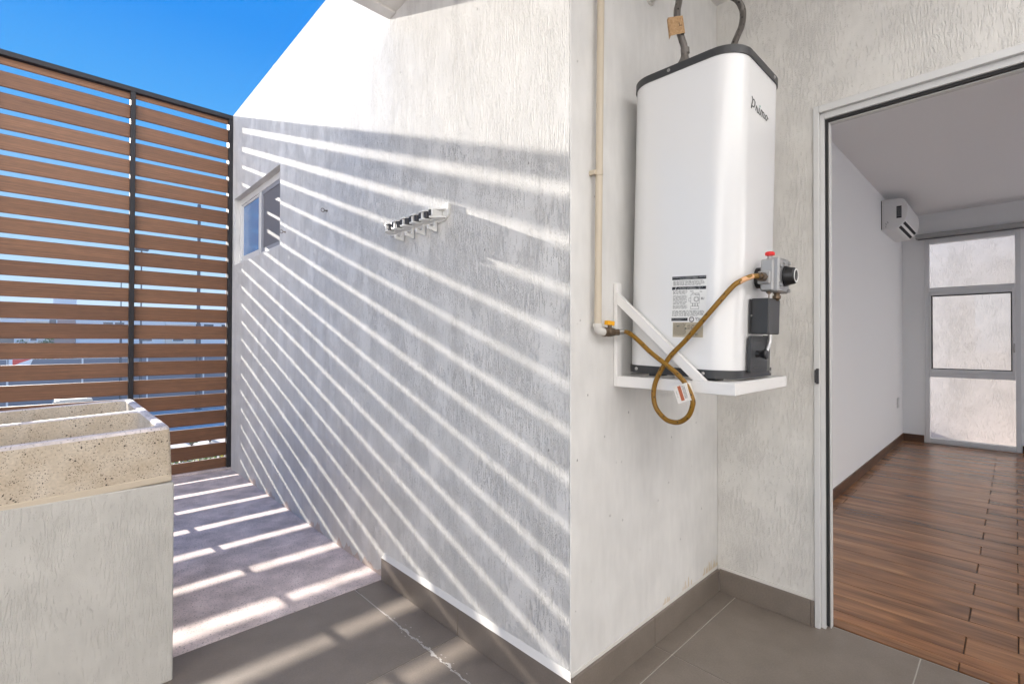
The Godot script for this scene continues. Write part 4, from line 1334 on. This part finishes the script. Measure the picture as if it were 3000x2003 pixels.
	quad(st, Vector3(lx, 0.327, 0.187), Vector3(lx, 0.324, 0.305), Vector3(lx, 0.122, 0.305), Vector3(lx, 0.122, 0.187), Vector3(-1, 0, 0))
	obj("instruction_label", st, lm, h)
	# lettering on the front face
	st = mb()
	var o := Vector3(-0.100, 0.856, D)
	var ex := Vector3(1, 0, 0)
	var ey := Vector3(0.10, 0.64, 0)
	var ez := Vector3(0, 0, 1)
	var sc := 0.0445
	var wd := 0.0072
	stroke(st, [[0.05, -0.05], [0.18, 1.0], [0.02, 1.22]], wd, o, ex, ey, ez, sc)
	stroke(st, [[0.18, 1.02], [0.42, 1.08], [0.62, 0.92], [0.6, 0.55], [0.48, 0.25], [0.12, 0.20]], wd * 0.85, o, ex, ey, ez, sc)
	stroke(st, [[0.86, 0.10], [0.93, 0.62], [1.16, 0.40], [1.14, 0.02], [1.40, 0.04]], wd * 0.8, o, ex, ey, ez, sc)
	stroke(st, [[1.50, 0.68], [1.46, 0.08], [1.68, 0.0]], wd * 0.85, o, ex, ey, ez, sc)
	stroke(st, [[1.74, 0.0], [1.88, 0.66], [2.12, 0.62], [2.10, 0.0]], wd * 0.85, o, ex, ey, ez, sc)
	stroke(st, [[2.12, 0.55], [2.36, 0.62], [2.48, 0.45], [2.44, 0.05], [2.66, 0.05]], wd * 0.85, o, ex, ey, ez, sc)
	stroke(st, [[2.98, 0.58], [2.80, 0.50], [2.74, 0.12], [2.92, -0.02], [3.10, 0.10], [3.14, 0.46], [2.98, 0.58], [3.3, 0.34]], wd * 0.85, o, ex, ey, ez, sc)
	obj("brand_lettering", st, M.charcoal, h)
	st = mb()
	lathe(st, o + ex * 1.58 * sc + ey * 0.95 * sc, ez, [[0.0005, 0.0], [0.0005, 0.0036], [0.001, 0.0036], [0.001, 0]], 10)
	obj("brand_dot", st, mat(lin(0.10, 0.34, 0.27), 0.5), h)
	# thermostat valve (positions relative to the heater's base corner)
	var inv := h.transform.affine_inverse()
	var al := func(p: Vector3) -> Vector3: return inv * p
	st = mb()
	lathe(st, al.call(Vector3(0.452, 1.41, 0.415)), Vector3(0, 0, 1), [[0, 0.034], [0.018, 0.034], [0.018, 0.02], [0.03, 0.02]], 20)
	obj("valve_flange", st, M.black_plastic, h)
	st = mb()
	box(st, al.call(Vector3(0.402, 1.362, 0.442)), al.call(Vector3(0.464, 1.462, 0.482)), 0.004)
	box(st, al.call(Vector3(0.396, 1.384, 0.436)), al.call(Vector3(0.43, 1.424, 0.474)), 0.003)
	box(st, al.call(Vector3(0.410, 1.358, 0.464)), al.call(Vector3(0.510, 1.466, 0.497)), 0.005)
	box(st, al.call(Vector3(0.44, 1.372, 0.452)), al.call(Vector3(0.506, 1.46, 0.47)), 0.003)
	for q in [[0.42, 1.44], [0.42, 1.38], [0.500, 1.455], [0.452, 1.452], [0.495, 1.365]]:
		lathe(st, al.call(Vector3(q[0], q[1], 0.495)), Vector3(0, 0, 1), [[0, 0.006], [0.006, 0.006], [0.007, 0.0]], 10)
	var valve := obj("gas_valve", st, M.cast_aluminium, h)
	st = mb()
	lathe(st, al.call(Vector3(0.466, 1.410, 0.497)), Vector3(0, 0, 1), [[0, 0.033], [0.004, 0.033], [0.004, 0.031], [0.026, 0.026], [0.03, 0.022], [0.03, 0.0]], 24)
	obj("control_knob", st, M.black_plastic, valve)
	st = mb()
	lathe(st, al.call(Vector3(0.466, 1.410, 0.5272)), Vector3(0, 0, 1), [[0, 0.0215], [0.0012, 0.0215], [0.0012, 0.0175], [0, 0.0175]], 24)
	obj("knob_ring", st, M.white_paint, valve)
	st = mb()
	lathe(st, al.call(Vector3(0.432, 1.462, 0.462)), Vector3.UP, [[0, 0.010], [0.004, 0.010], [0.004, 0.0075], [0.012, 0.0075]], 14)
	obj("button_collar", st, M.steel, valve)
	st = mb()
	lathe(st, al.call(Vector3(0.432, 1.469, 0.462)), Vector3.UP, [[0, 0.0065], [0.006, 0.0075], [0.008, 0.014], [0.016, 0.0145], [0.019, 0.011], [0.020, 0.0]], 18)
	obj("red_button", st, M.red, valve)
	st = mb()
	lathe(st, al.call(Vector3(0.458, 1.362, 0.474)), Vector3.DOWN, [[0, 0.012], [0.006, 0.012], [0.007, 0.009], [0.011, 0.009], [0.013, 0.0125], [0.022, 0.0125], [0.026, 0.008], [0.03, 0.006]], 6)
	obj("brass_union", st, M.brass_dark, valve)
	st = mb()
	lathe(st, al.call(Vector3(0.424, 1.362, 0.462)), Vector3.DOWN, [[0, 0.008], [0.006, 0.008], [0.006, 0.005], [0.009, 0.005], [0.009, 0.0018], [0.03, 0.0018]], 10)
	obj("pilot_tube", st, M.brass_dark, valve)
	# burner cover box
	st = mb()
	box(st, al.call(Vector3(0.388, 1.226, 0.418)), al.call(Vector3(0.49, 1.338, 0.474)), 0.003)
	box(st, al.call(Vector3(0.376, 1.227, 0.417)), al.call(Vector3(0.389, 1.337, 0.422)), 0.001)
	obj("burner_cover", st, M.charcoal, h)
	st = mb()
	lathe(st, al.call(Vector3(0.3835, 1.284, 0.422)), Vector3(0, 0, 1), [[0, 0.004], [0.003, 0.003], [0.003, 0.0]], 10)
	obj("cover_screw", st, M.steel, h)
	# access flap and opening
	obj("burner_opening", bx(al.call(Vector3(0.50, 1.105, 0.415)), al.call(Vector3(0.556, 1.222, 0.4185))), M.dark_hole, h)
	obj("opening_cheek", bx(al.call(Vector3(0.522, 1.104, 0.4186)), al.call(Vector3(0.552, 1.21, 0.424)), 0.001), mat(lin(0.12, 0.12, 0.11), 0.5), h)
	st = mb()
	prism(st, rrect(0.0, 0.146, 0.0, 0.118, 0.012, 4), al.call(Vector3(0.362, 1.102, 0.417)), Vector3(1, 0, 0), Vector3(0, 1, 0), Vector3(0, 0, 1), 0.01, true)
	box(st, al.call(Vector3(0.384, 1.199, 0.4268)), al.call(Vector3(0.502, 1.205, 0.430)), 0.001)
	box(st, al.call(Vector3(0.384, 1.116, 0.4268)), al.call(Vector3(0.502, 1.120, 0.429)), 0.001)
	var flap := obj("access_flap", st, M.charcoal_soft, h)
	st = mb()
	for k in 4:
		box(st, al.call(Vector3(0.385 + k * 0.011, 1.178, 0.4265)), al.call(Vector3(0.387 + k * 0.011, 1.190, 0.4282)))
	obj("embossed_lettering", st, mat(lin(0.12, 0.12, 0.125), 0.5), flap)
	st = mb()
	lathe(st, al.call(Vector3(0.412, 1.162, 0.427)), Vector3(0, 0, 1), [[0, 0.012], [0.012, 0.010], [0.024, 0.014], [0.03, 0.016], [0.033, 0.014], [0.034, 0.0]], 18)
	obj("knob", st, M.black_plastic, flap)
	st = mb()
	tube(st, smooth_path([al.call(Vector3(0.494, 1.236, 0.440)), al.call(Vector3(0.498, 1.205, 0.440)), al.call(Vector3(0.492, 1.18, 0.435)), al.call(Vector3(0.478, 1.16, 0.433))]), 0.006, 10)
	obj("burner_pipe", st, mat(lin(0.72, 0.72, 0.72), 0.3, 0.6), h)
	# nipples on top
	for q in [Vector3(0.343, 2.10, 0.219), Vector3(0.53, 2.10, 0.275)]:
		st = mb()
		lathe(st, al.call(q), Vector3.UP, [[0, 0.022], [0.062, 0.022], [0.075, 0.015], [0.085, 0.0125], [0.095, 0.0125], [0.095, 0.0]], 16)
		obj("pipe_nipple", st, M.dull_steel, h)

# ------------------------------------------------------------------ gas pipe, hoses
func gas_line() -> void:
	var g := thing("gas_pipe", "cream plastic gas pipe running down the recess wall to a shut-off valve", "pipe", Vector3(0.12, 0, 0.0))
	var st := mb()
	tube(st, PackedVector3Array([Vector3(0.016, 2.84, 0.026), Vector3(-0.004, 1.60, 0.026), Vector3(-0.008, 1.262, 0.026)]), 0.0122, 18)
	obj("pipe", st, M.pvc_cream, g)
	st = mb()
	lathe(st, Vector3(-0.003, 1.765, 0.026), Vector3.UP, [[0, 0.0123], [0, 0.0145], [0.018, 0.0145], [0.018, 0.0123]], 18)
	box(st, Vector3(-0.026, 1.766, 0.0), Vector3(-0.012, 1.782, 0.026), 0.002)
	obj("pipe_clip", st, M.pvc_cream, g)
	st = mb()
	lathe(st, Vector3(-0.008, 1.25, 0.026), Vector3.UP, [[0, 0.0146], [0.0, 0.0175], [0.012, 0.0175], [0.012, 0.0123]], 18)
	tube(st, smooth_path([Vector3(-0.008, 1.262, 0.026), Vector3(-0.008, 1.250, 0.026), Vector3(-0.004, 1.240, 0.028), Vector3(0.005, 1.235, 0.031), Vector3(0.016, 1.234, 0.033)], 6), 0.0148, 18)
	obj("elbow", st, M.pvc_white, g)
	st = mb()
	lathe(st, Vector3(0.012, 1.234, 0.034), Vector3(1, 0, 0.03), [[0, 0.0], [0, 0.0165], [0.012, 0.017], [0.014, 0.0145], [0.020, 0.0145], [0.024, 0.0165], [0.042, 0.0165], [0.046, 0.0135], [0.052, 0.0145], [0.060, 0.0135], [0.064, 0.011], [0.086, 0.0112], [0.088, 0.0]], 12)
	var valve := obj("shut_off_valve", st, M.brass_dark, g)
	st = mb()
	lathe(st, Vector3(0.048, 1.246, 0.035), Vector3.UP, [[0, 0.0075], [0.013, 0.0075], [0.013, 0.0]], 12)
	obj("stem", st, M.brass_dark, valve)
	st = mb()
	prism(st, PackedVector2Array([Vector2(0.026, 0.001), Vector2(0.066, -0.002), Vector2(0.068, 0.013), Vector2(0.028, 0.015)]), Vector3(0, 1.258, 0.028), Vector3(1, 0, 0), Vector3(0, 1, 0), Vector3(0, 0, 1), 0.014)
	obj("lever", st, M.yellow, valve)
	# amber gas hose
	var h := thing("gas_hose", "amber braided gas hose with a hanging loop, from pipe valve to heater valve", "hose")
	var pts := [Vector3(0.222, 1.228, 0.046), Vector3(0.238, 1.236, 0.050), Vector3(0.224, 1.229, 0.079), Vector3(0.212, 1.200, 0.126), Vector3(0.205, 1.166, 0.170), Vector3(0.201, 1.126, 0.230), Vector3(0.200, 1.098, 0.268), Vector3(0.198, 1.069, 0.296), Vector3(0.198, 1.026, 0.317), Vector3(0.200, 1.003, 0.316), Vector3(0.204, 0.972, 0.302), Vector3(0.210, 0.950, 0.274), Vector3(0.214, 0.944, 0.247), Vector3(0.216, 0.951, 0.216), Vector3(0.218, 0.981, 0.184), Vector3(0.219, 1.020, 0.173), Vector3(0.221, 1.064, 0.178), Vector3(0.224, 1.106, 0.197), Vector3(0.226, 1.139, 0.218), Vector3(0.228, 1.163, 0.236), Vector3(0.230, 1.202, 0.276), Vector3(0.231, 1.256, 0.325), Vector3(0.236, 1.295, 0.358), Vector3(0.248, 1.334, 0.388), Vector3(0.270, 1.372, 0.414), Vector3(0.296, 1.390, 0.432), Vector3(0.330, 1.402, 0.445), Vector3(0.368, 1.405, 0.455)]
	pts.remove_at(0)
	st = mb()
	tube(st, smooth_path(pts, 8), 0.0078, 14)
	obj("hose", st, M.hose_amber, h)
	st = mb()
	lathe(st, Vector3(0.214, 1.234, 0.038), Vector3(0.9, 0.1, 0.4), [[0, 0.0], [0, 0.0095], [0.004, 0.0098], [0.022, 0.0096], [0.026, 0.0081]], 14)
	obj("ferrule", st, M.steel, h)
	st = mb()
	lathe(st, Vector3(0.352, 1.404, 0.452), Vector3(1, 0.02, 0.06), [[0, 0.0081], [0, 0.0105], [0.018, 0.0105], [0.018, 0.0145], [0.046, 0.0145], [0.05, 0.010], [0.05, 0]], 6)
	obj("hose_nut", st, M.brass_dark, h)
	st = mb()
	tube(st, smooth_path([Vector3(0.282, 1.381, 0.423), Vector3(0.296, 1.390, 0.432), Vector3(0.314, 1.3965, 0.439), Vector3(0.330, 1.402, 0.445)], 4), 0.0083, 14, false)
	obj("printed_sleeve", st, mat(lin(0.72, 0.42, 0.22), 0.5), h)
	# paper tag on the loop
	var im := Image.create(64, 96, false, Image.FORMAT_RGB8)
	im.fill(Color(0.90, 0.88, 0.85))
	var rng := RandomNumberGenerator.new(); rng.seed = 30
	im.fill_rect(Rect2i(20, 6, 16, 80), Color(0.70, 0.34, 0.19))
	for k in 4:
		for y in range(8, 84):
			if rng.randf() < 0.7: im.fill_rect(Rect2i(21 + k * 4, y, 1, 1), Color(0.86, 0.62, 0.48))
	for k in 3:
		for y in range(10, 78):
			if rng.randf() < 0.75: im.fill_rect(Rect2i(41 + k * 5, y, 2, 1), Color(0.18, 0.18, 0.18))
	for y in range(26, 66):
		if rng.randf() < 0.5: im.fill_rect(Rect2i(7 + rng.randi() % 3, y, 2, 1), Color(0.4, 0.38, 0.36))
	im.generate_mipmaps()
	var tm := mat(Color.WHITE, 0.6); tm.albedo_texture = ImageTexture.create_from_image(im); tm.cull_mode = BaseMaterial3D.CULL_DISABLED
	st = mb()
	var up := Vector3(0.0, 0.026, -0.009)
	var cc := Vector3(0.1875, 1.045, 0.300)
	var side := Vector3(-0.0005, -0.008, -0.022)
	var nrm := Vector3(-1, 0, 0.02).normalized()
	quad(st, cc + up - side * 0.42, cc - up - side * 0.42 , cc - up + side * 1.35 + Vector3(-0.006, 0, 0), cc + up + side * 1.35 + Vector3(-0.006, 0, 0), nrm, Vector2(1, 0), Vector2(1, 1), Vector2(0, 1), Vector2(0, 0))
	quad(st, cc + up - side * 0.42, cc - up - side * 0.42, cc - up - side * 0.42 + Vector3(0.024, 0, 0.004), cc + up - side * 0.42 + Vector3(0.024, 0, 0.004), Vector3(0, 0, 1), Vector2(1, 0), Vector2(1, 1), Vector2(0.9, 1), Vector2(0.9, 0))
	obj("paper_tag", st, tm, h)
	# water hoses above the heater
	var w1 := thing("cold_water_hose", "grey braided water hose rising from the heater top, with a brown paper tag", "hose")
	st = mb()
	tube(st, smooth_path([Vector3(0.343, 2.18, 0.222), Vector3(0.336, 2.215, 0.222), Vector3(0.326, 2.232, 0.220), Vector3(0.308, 2.262, 0.218), Vector3(0.298, 2.292, 0.217), Vector3(0.300, 2.325, 0.216), Vector3(0.314, 2.356, 0.214), Vector3(0.345, 2.42, 0.20), Vector3(0.40, 2.49, 0.15), Vector3(0.45, 2.54, 0.09), Vector3(0.48, 2.57, 0.05)], 8), 0.0115, 14)
	obj("hose", st, M.hose_steel, w1)
	st = mb()
	lathe(st, Vector3(0.343, 2.19, 0.223), Vector3(-0.1, 1, 0), [[0, 0.0125], [0, 0.0145], [0.018, 0.0145], [0.02, 0.0118]], 14)
	obj("ferrule", st, M.dull_steel, w1)
	var pm := Image.create(48, 64, false, Image.FORMAT_RGB8)
	pm.fill(Color(0.66, 0.53, 0.38))
	for y in range(2, 62, 4):
		for x in 48:
			if rng.randf() < 0.6: pm.fill_rect(Rect2i(x, y + rng.randi() % 2, 1, 2), Color(0.50, 0.38, 0.26) if rng.randf() < 0.7 else Color(0.8, 0.68, 0.52))
	pm.fill_rect(Rect2i(32, 22, 2, 12), Color(0.2, 0.16, 0.1)); pm.fill_rect(Rect2i(32, 34, 10, 2), Color(0.2, 0.16, 0.1))
	pm.generate_mipmaps()
	var ptm := mat(Color.WHITE, 0.8); ptm.albedo_texture = ImageTexture.create_from_image(pm); ptm.cull_mode = BaseMaterial3D.CULL_DISABLED
	st = mb()
	var R := Vector3(0.72, 0.02, 0.69)
	var tl := Vector3(0.290, 2.290, 0.226)
	for k in 6:
		var a0 := PI * (0.5 - k / 10.0)
		pass
	quad(st, tl - R * 0.036 + Vector3(0, 0.0, 0), tl + R * 0.014 + Vector3(0, 0.006, 0), tl + R * 0.022 + Vector3(0, -0.052, 0), tl - R * 0.026 + Vector3(0, -0.062, 0), Vector3(-0.69, 0, 0.72), Vector2(0, 0), Vector2(1, 0), Vector2(1, 1), Vector2(0, 1))
	quad(st, tl - R * 0.036, tl - R * 0.034 + Vector3(0.012, 0.002, -0.012), tl - R * 0.026 + Vector3(0.010, -0.066, -0.012), tl - R * 0.026 + Vector3(0, -0.062, 0), Vector3(-1, 0, 0), Vector2(0, 0), Vector2(0.1, 0), Vector2(0.1, 1), Vector2(0, 1))
	quad(st, tl + R * 0.014 + Vector3(0, 0.006, 0), tl + R * 0.013 + Vector3(0.022, 0.004, -0.022), tl + R * 0.020 + Vector3(0.022, -0.052, -0.022), tl + R * 0.022 + Vector3(0, -0.052, 0), Vector3(1, 0, 0.3), Vector2(1, 0), Vector2(0.9, 0), Vector2(0.9, 1), Vector2(1, 1))
	obj("paper_tag", st, ptm, w1)
	var w2 := thing("hot_water_hose", "grey braided water hose curling from the heater top towards the corner", "hose")
	st = mb()
	tube(st, smooth_path([Vector3(0.53, 2.18, 0.278), Vector3(0.545, 2.23, 0.288), Vector3(0.569, 2.292, 0.30), Vector3(0.602, 2.338, 0.30), Vector3(0.633, 2.382, 0.30), Vector3(0.652, 2.43, 0.298), Vector3(0.648, 2.462, 0.295), Vector3(0.615, 2.49, 0.28), Vector3(0.60, 2.55, 0.2), Vector3(0.60, 2.64, 0.1), Vector3(0.60, 2.69, 0.045)], 8), 0.0115, 14)
	obj("hose", st, M.hose_steel, w2)
	st = mb()
	lathe(st, Vector3(0.53, 2.19, 0.279), Vector3(0.25, 1, 0.15), [[0, 0.0125], [0, 0.0145], [0.018, 0.0145], [0.02, 0.0118]], 14)
	obj("ferrule", st, M.dull_steel, w2)
	# wall outlets the hoses run to
	for q in [[0.49, 2.572, "white plastic water outlet on the wall above the heater, left one"], [0.60, 2.70, "white plastic water outlet on the wall above the heater, right one"]]:
		var wo := thing("water_outlet", q[2], "pipe outlet", Vector3(q[0], q[1], 0.0), "water outlets above the heater")
		st = mb()
		lathe(st, Vector3.ZERO, Vector3(0, 0, 1), [[0.0005, 0.03], [0.006, 0.03], [0.006, 0.019], [0.05, 0.018], [0.05, 0.0]], 16)
		obj("stub", st, M.pvc_white, wo)
		st = mb()
		lathe(st, Vector3(0, 0, 0.028), Vector3(0, 0, 1), [[0, 0.0185], [0, 0.022], [0.012, 0.022], [0.012, 0.0185]], 16)
		obj("collar", st, M.pvc_white, wo)

# ------------------------------------------------------------------ things on the side wall
func small_things() -> void:
	var b := thing("broom_holder", "white wall rack with dark grips and hooks for brooms on the striped wall", "broom rack", Vector3(0.0, 1.70, -1.10))
	# tray seen in plan: scalloped front
	var st := mb()
	var plan := PackedVector2Array()
	plan.append(Vector2(-0.012, -0.04))
	plan.append(Vector2(-0.012, 0.43))
	plan.append(Vector2(-0.03, 0.425))
	plan.append(Vector2(-0.058, 0.395))
	for k in range(4, -1, -1):
		var c := 0.045 + k * 0.078
		plan.append(Vector2(-0.072, c + 0.028))
		plan.append(Vector2(-0.066, c + 0.018))
		plan.append(Vector2(-0.036, c + 0.013))
		plan.append(Vector2(-0.036, c - 0.013))
		plan.append(Vector2(-0.066, c - 0.018))
		plan.append(Vector2(-0.072, c - 0.028))
	plan.append(Vector2(-0.058, -0.02))
	prism(st, plan, Vector3(0, 0.028, 0), Vector3(1, 0, 0), Vector3(0, 0, 1), Vector3(0, 1, 0), 0.006)
	prism(st, plan, Vector3(0, 0.062, 0), Vector3(1, 0, 0), Vector3(0, 0, 1), Vector3(0, 1, 0), 0.006)
	obj("tray", st, M.plastic_white, b)
	st = mb()
	prism(st, PackedVector2Array([Vector2(-0.04, 0.02), Vector2(0.41, 0.02), Vector2(0.436, 0.04), Vector2(0.44, 0.088), Vector2(0.425, 0.09), Vector2(0.40, 0.078), Vector2(-0.01, 0.078), Vector2(-0.04, 0.09)]), Vector3(-0.0125, 0, 0), Vector3(0, 0, 1), Vector3(0, 1, 0), Vector3(1, 0, 0), 0.012)
	obj("back_plate", st, M.plastic_white, b)
	for k in 6:
		var c := 0.006 + k * 0.078
		st = mb()
		box(st, Vector3(-0.066, 0.034, c - 0.006), Vector3(-0.014, 0.062, c + 0.006), 0.002)
		obj("web", st, M.plastic_white, b)
	for k in 5:
		var c := 0.045 + k * 0.078
		st = mb()
		for s in [-1.0, 1.0]:
			lathe(st, Vector3(-0.052, 0.0345, c + s * 0.0165), Vector3.UP, [[0, 0.0], [0, 0.0135], [0.027, 0.0135], [0.027, 0.0]], 14)
		box(st, Vector3(-0.036, 0.0345, c - 0.02), Vector3(-0.014, 0.0615, c + 0.02), 0.002)
		obj("grip", st, M.grip, b)
	for k in 4:
		st = mb()
		var c := 0.068 + k * 0.0915
		var hp := PackedVector2Array([Vector2(-0.010, 0.03), Vector2(-0.010, -0.020), Vector2(-0.054, -0.012), Vector2(-0.056, 0.006), Vector2(-0.050, 0.006)])
		for j in 6:
			var an := PI * (1.25 + 0.62 * j / 5.0)
			hp.append(Vector2(-0.036 + cos(an) * 0.016, 0.012 + sin(an) * 0.016))
		hp.append(Vector2(-0.020, 0.03))
		prism(st, hp, Vector3(0, 0, c), Vector3(1, 0, 0), Vector3(0, 1, 0), Vector3(0, 0, 1), 0.012)
		obj("hook", st, M.plastic_white, b)
	for z in [0.0, 0.335]:
		st = mb()
		lathe(st, Vector3(-0.012, 0.072, z), Vector3(-1, 0.4, 0), [[0, 0.002], [0.018, 0.002], [0.018, 0.005], [0.021, 0.004], [0.021, 0]], 10)
		obj("screw", st, M.steel, b)
	var nm := ["small steel screw eye in the striped wall, right one nearer the broom rack", "small steel screw eye in the striped wall just beside the window"]
	var ps := [Vector3(0, 2.007, -1.939), Vector3(0, 1.997, -2.681)]
	for k in 2:
		var e := thing("screw_eye", nm[k], "hook", ps[k], "screw eyes in the striped wall")
		st = mb()
		var ring := PackedVector3Array()
		for j in 13:
			var a := TAU * j / 13.0 + PI
			ring.append(Vector3(-0.028 - cos(a) * 0.011 * -1.0, sin(a) * 0.011, 0))
		tube(st, ring, 0.0022, 8)
		obj("eye", st, M.brass_dark, e)
		st = mb()
		tube(st, PackedVector3Array([Vector3(-0.0005, 0, 0), Vector3(-0.017, 0, 0)]), 0.003, 8)
		lathe(st, Vector3(-0.0005, 0, 0), Vector3(-1, 0, 0), [[0, 0.007], [0.003, 0.007], [0.003, 0.0]], 10)
		obj("shank", st, M.brass_dark, e)
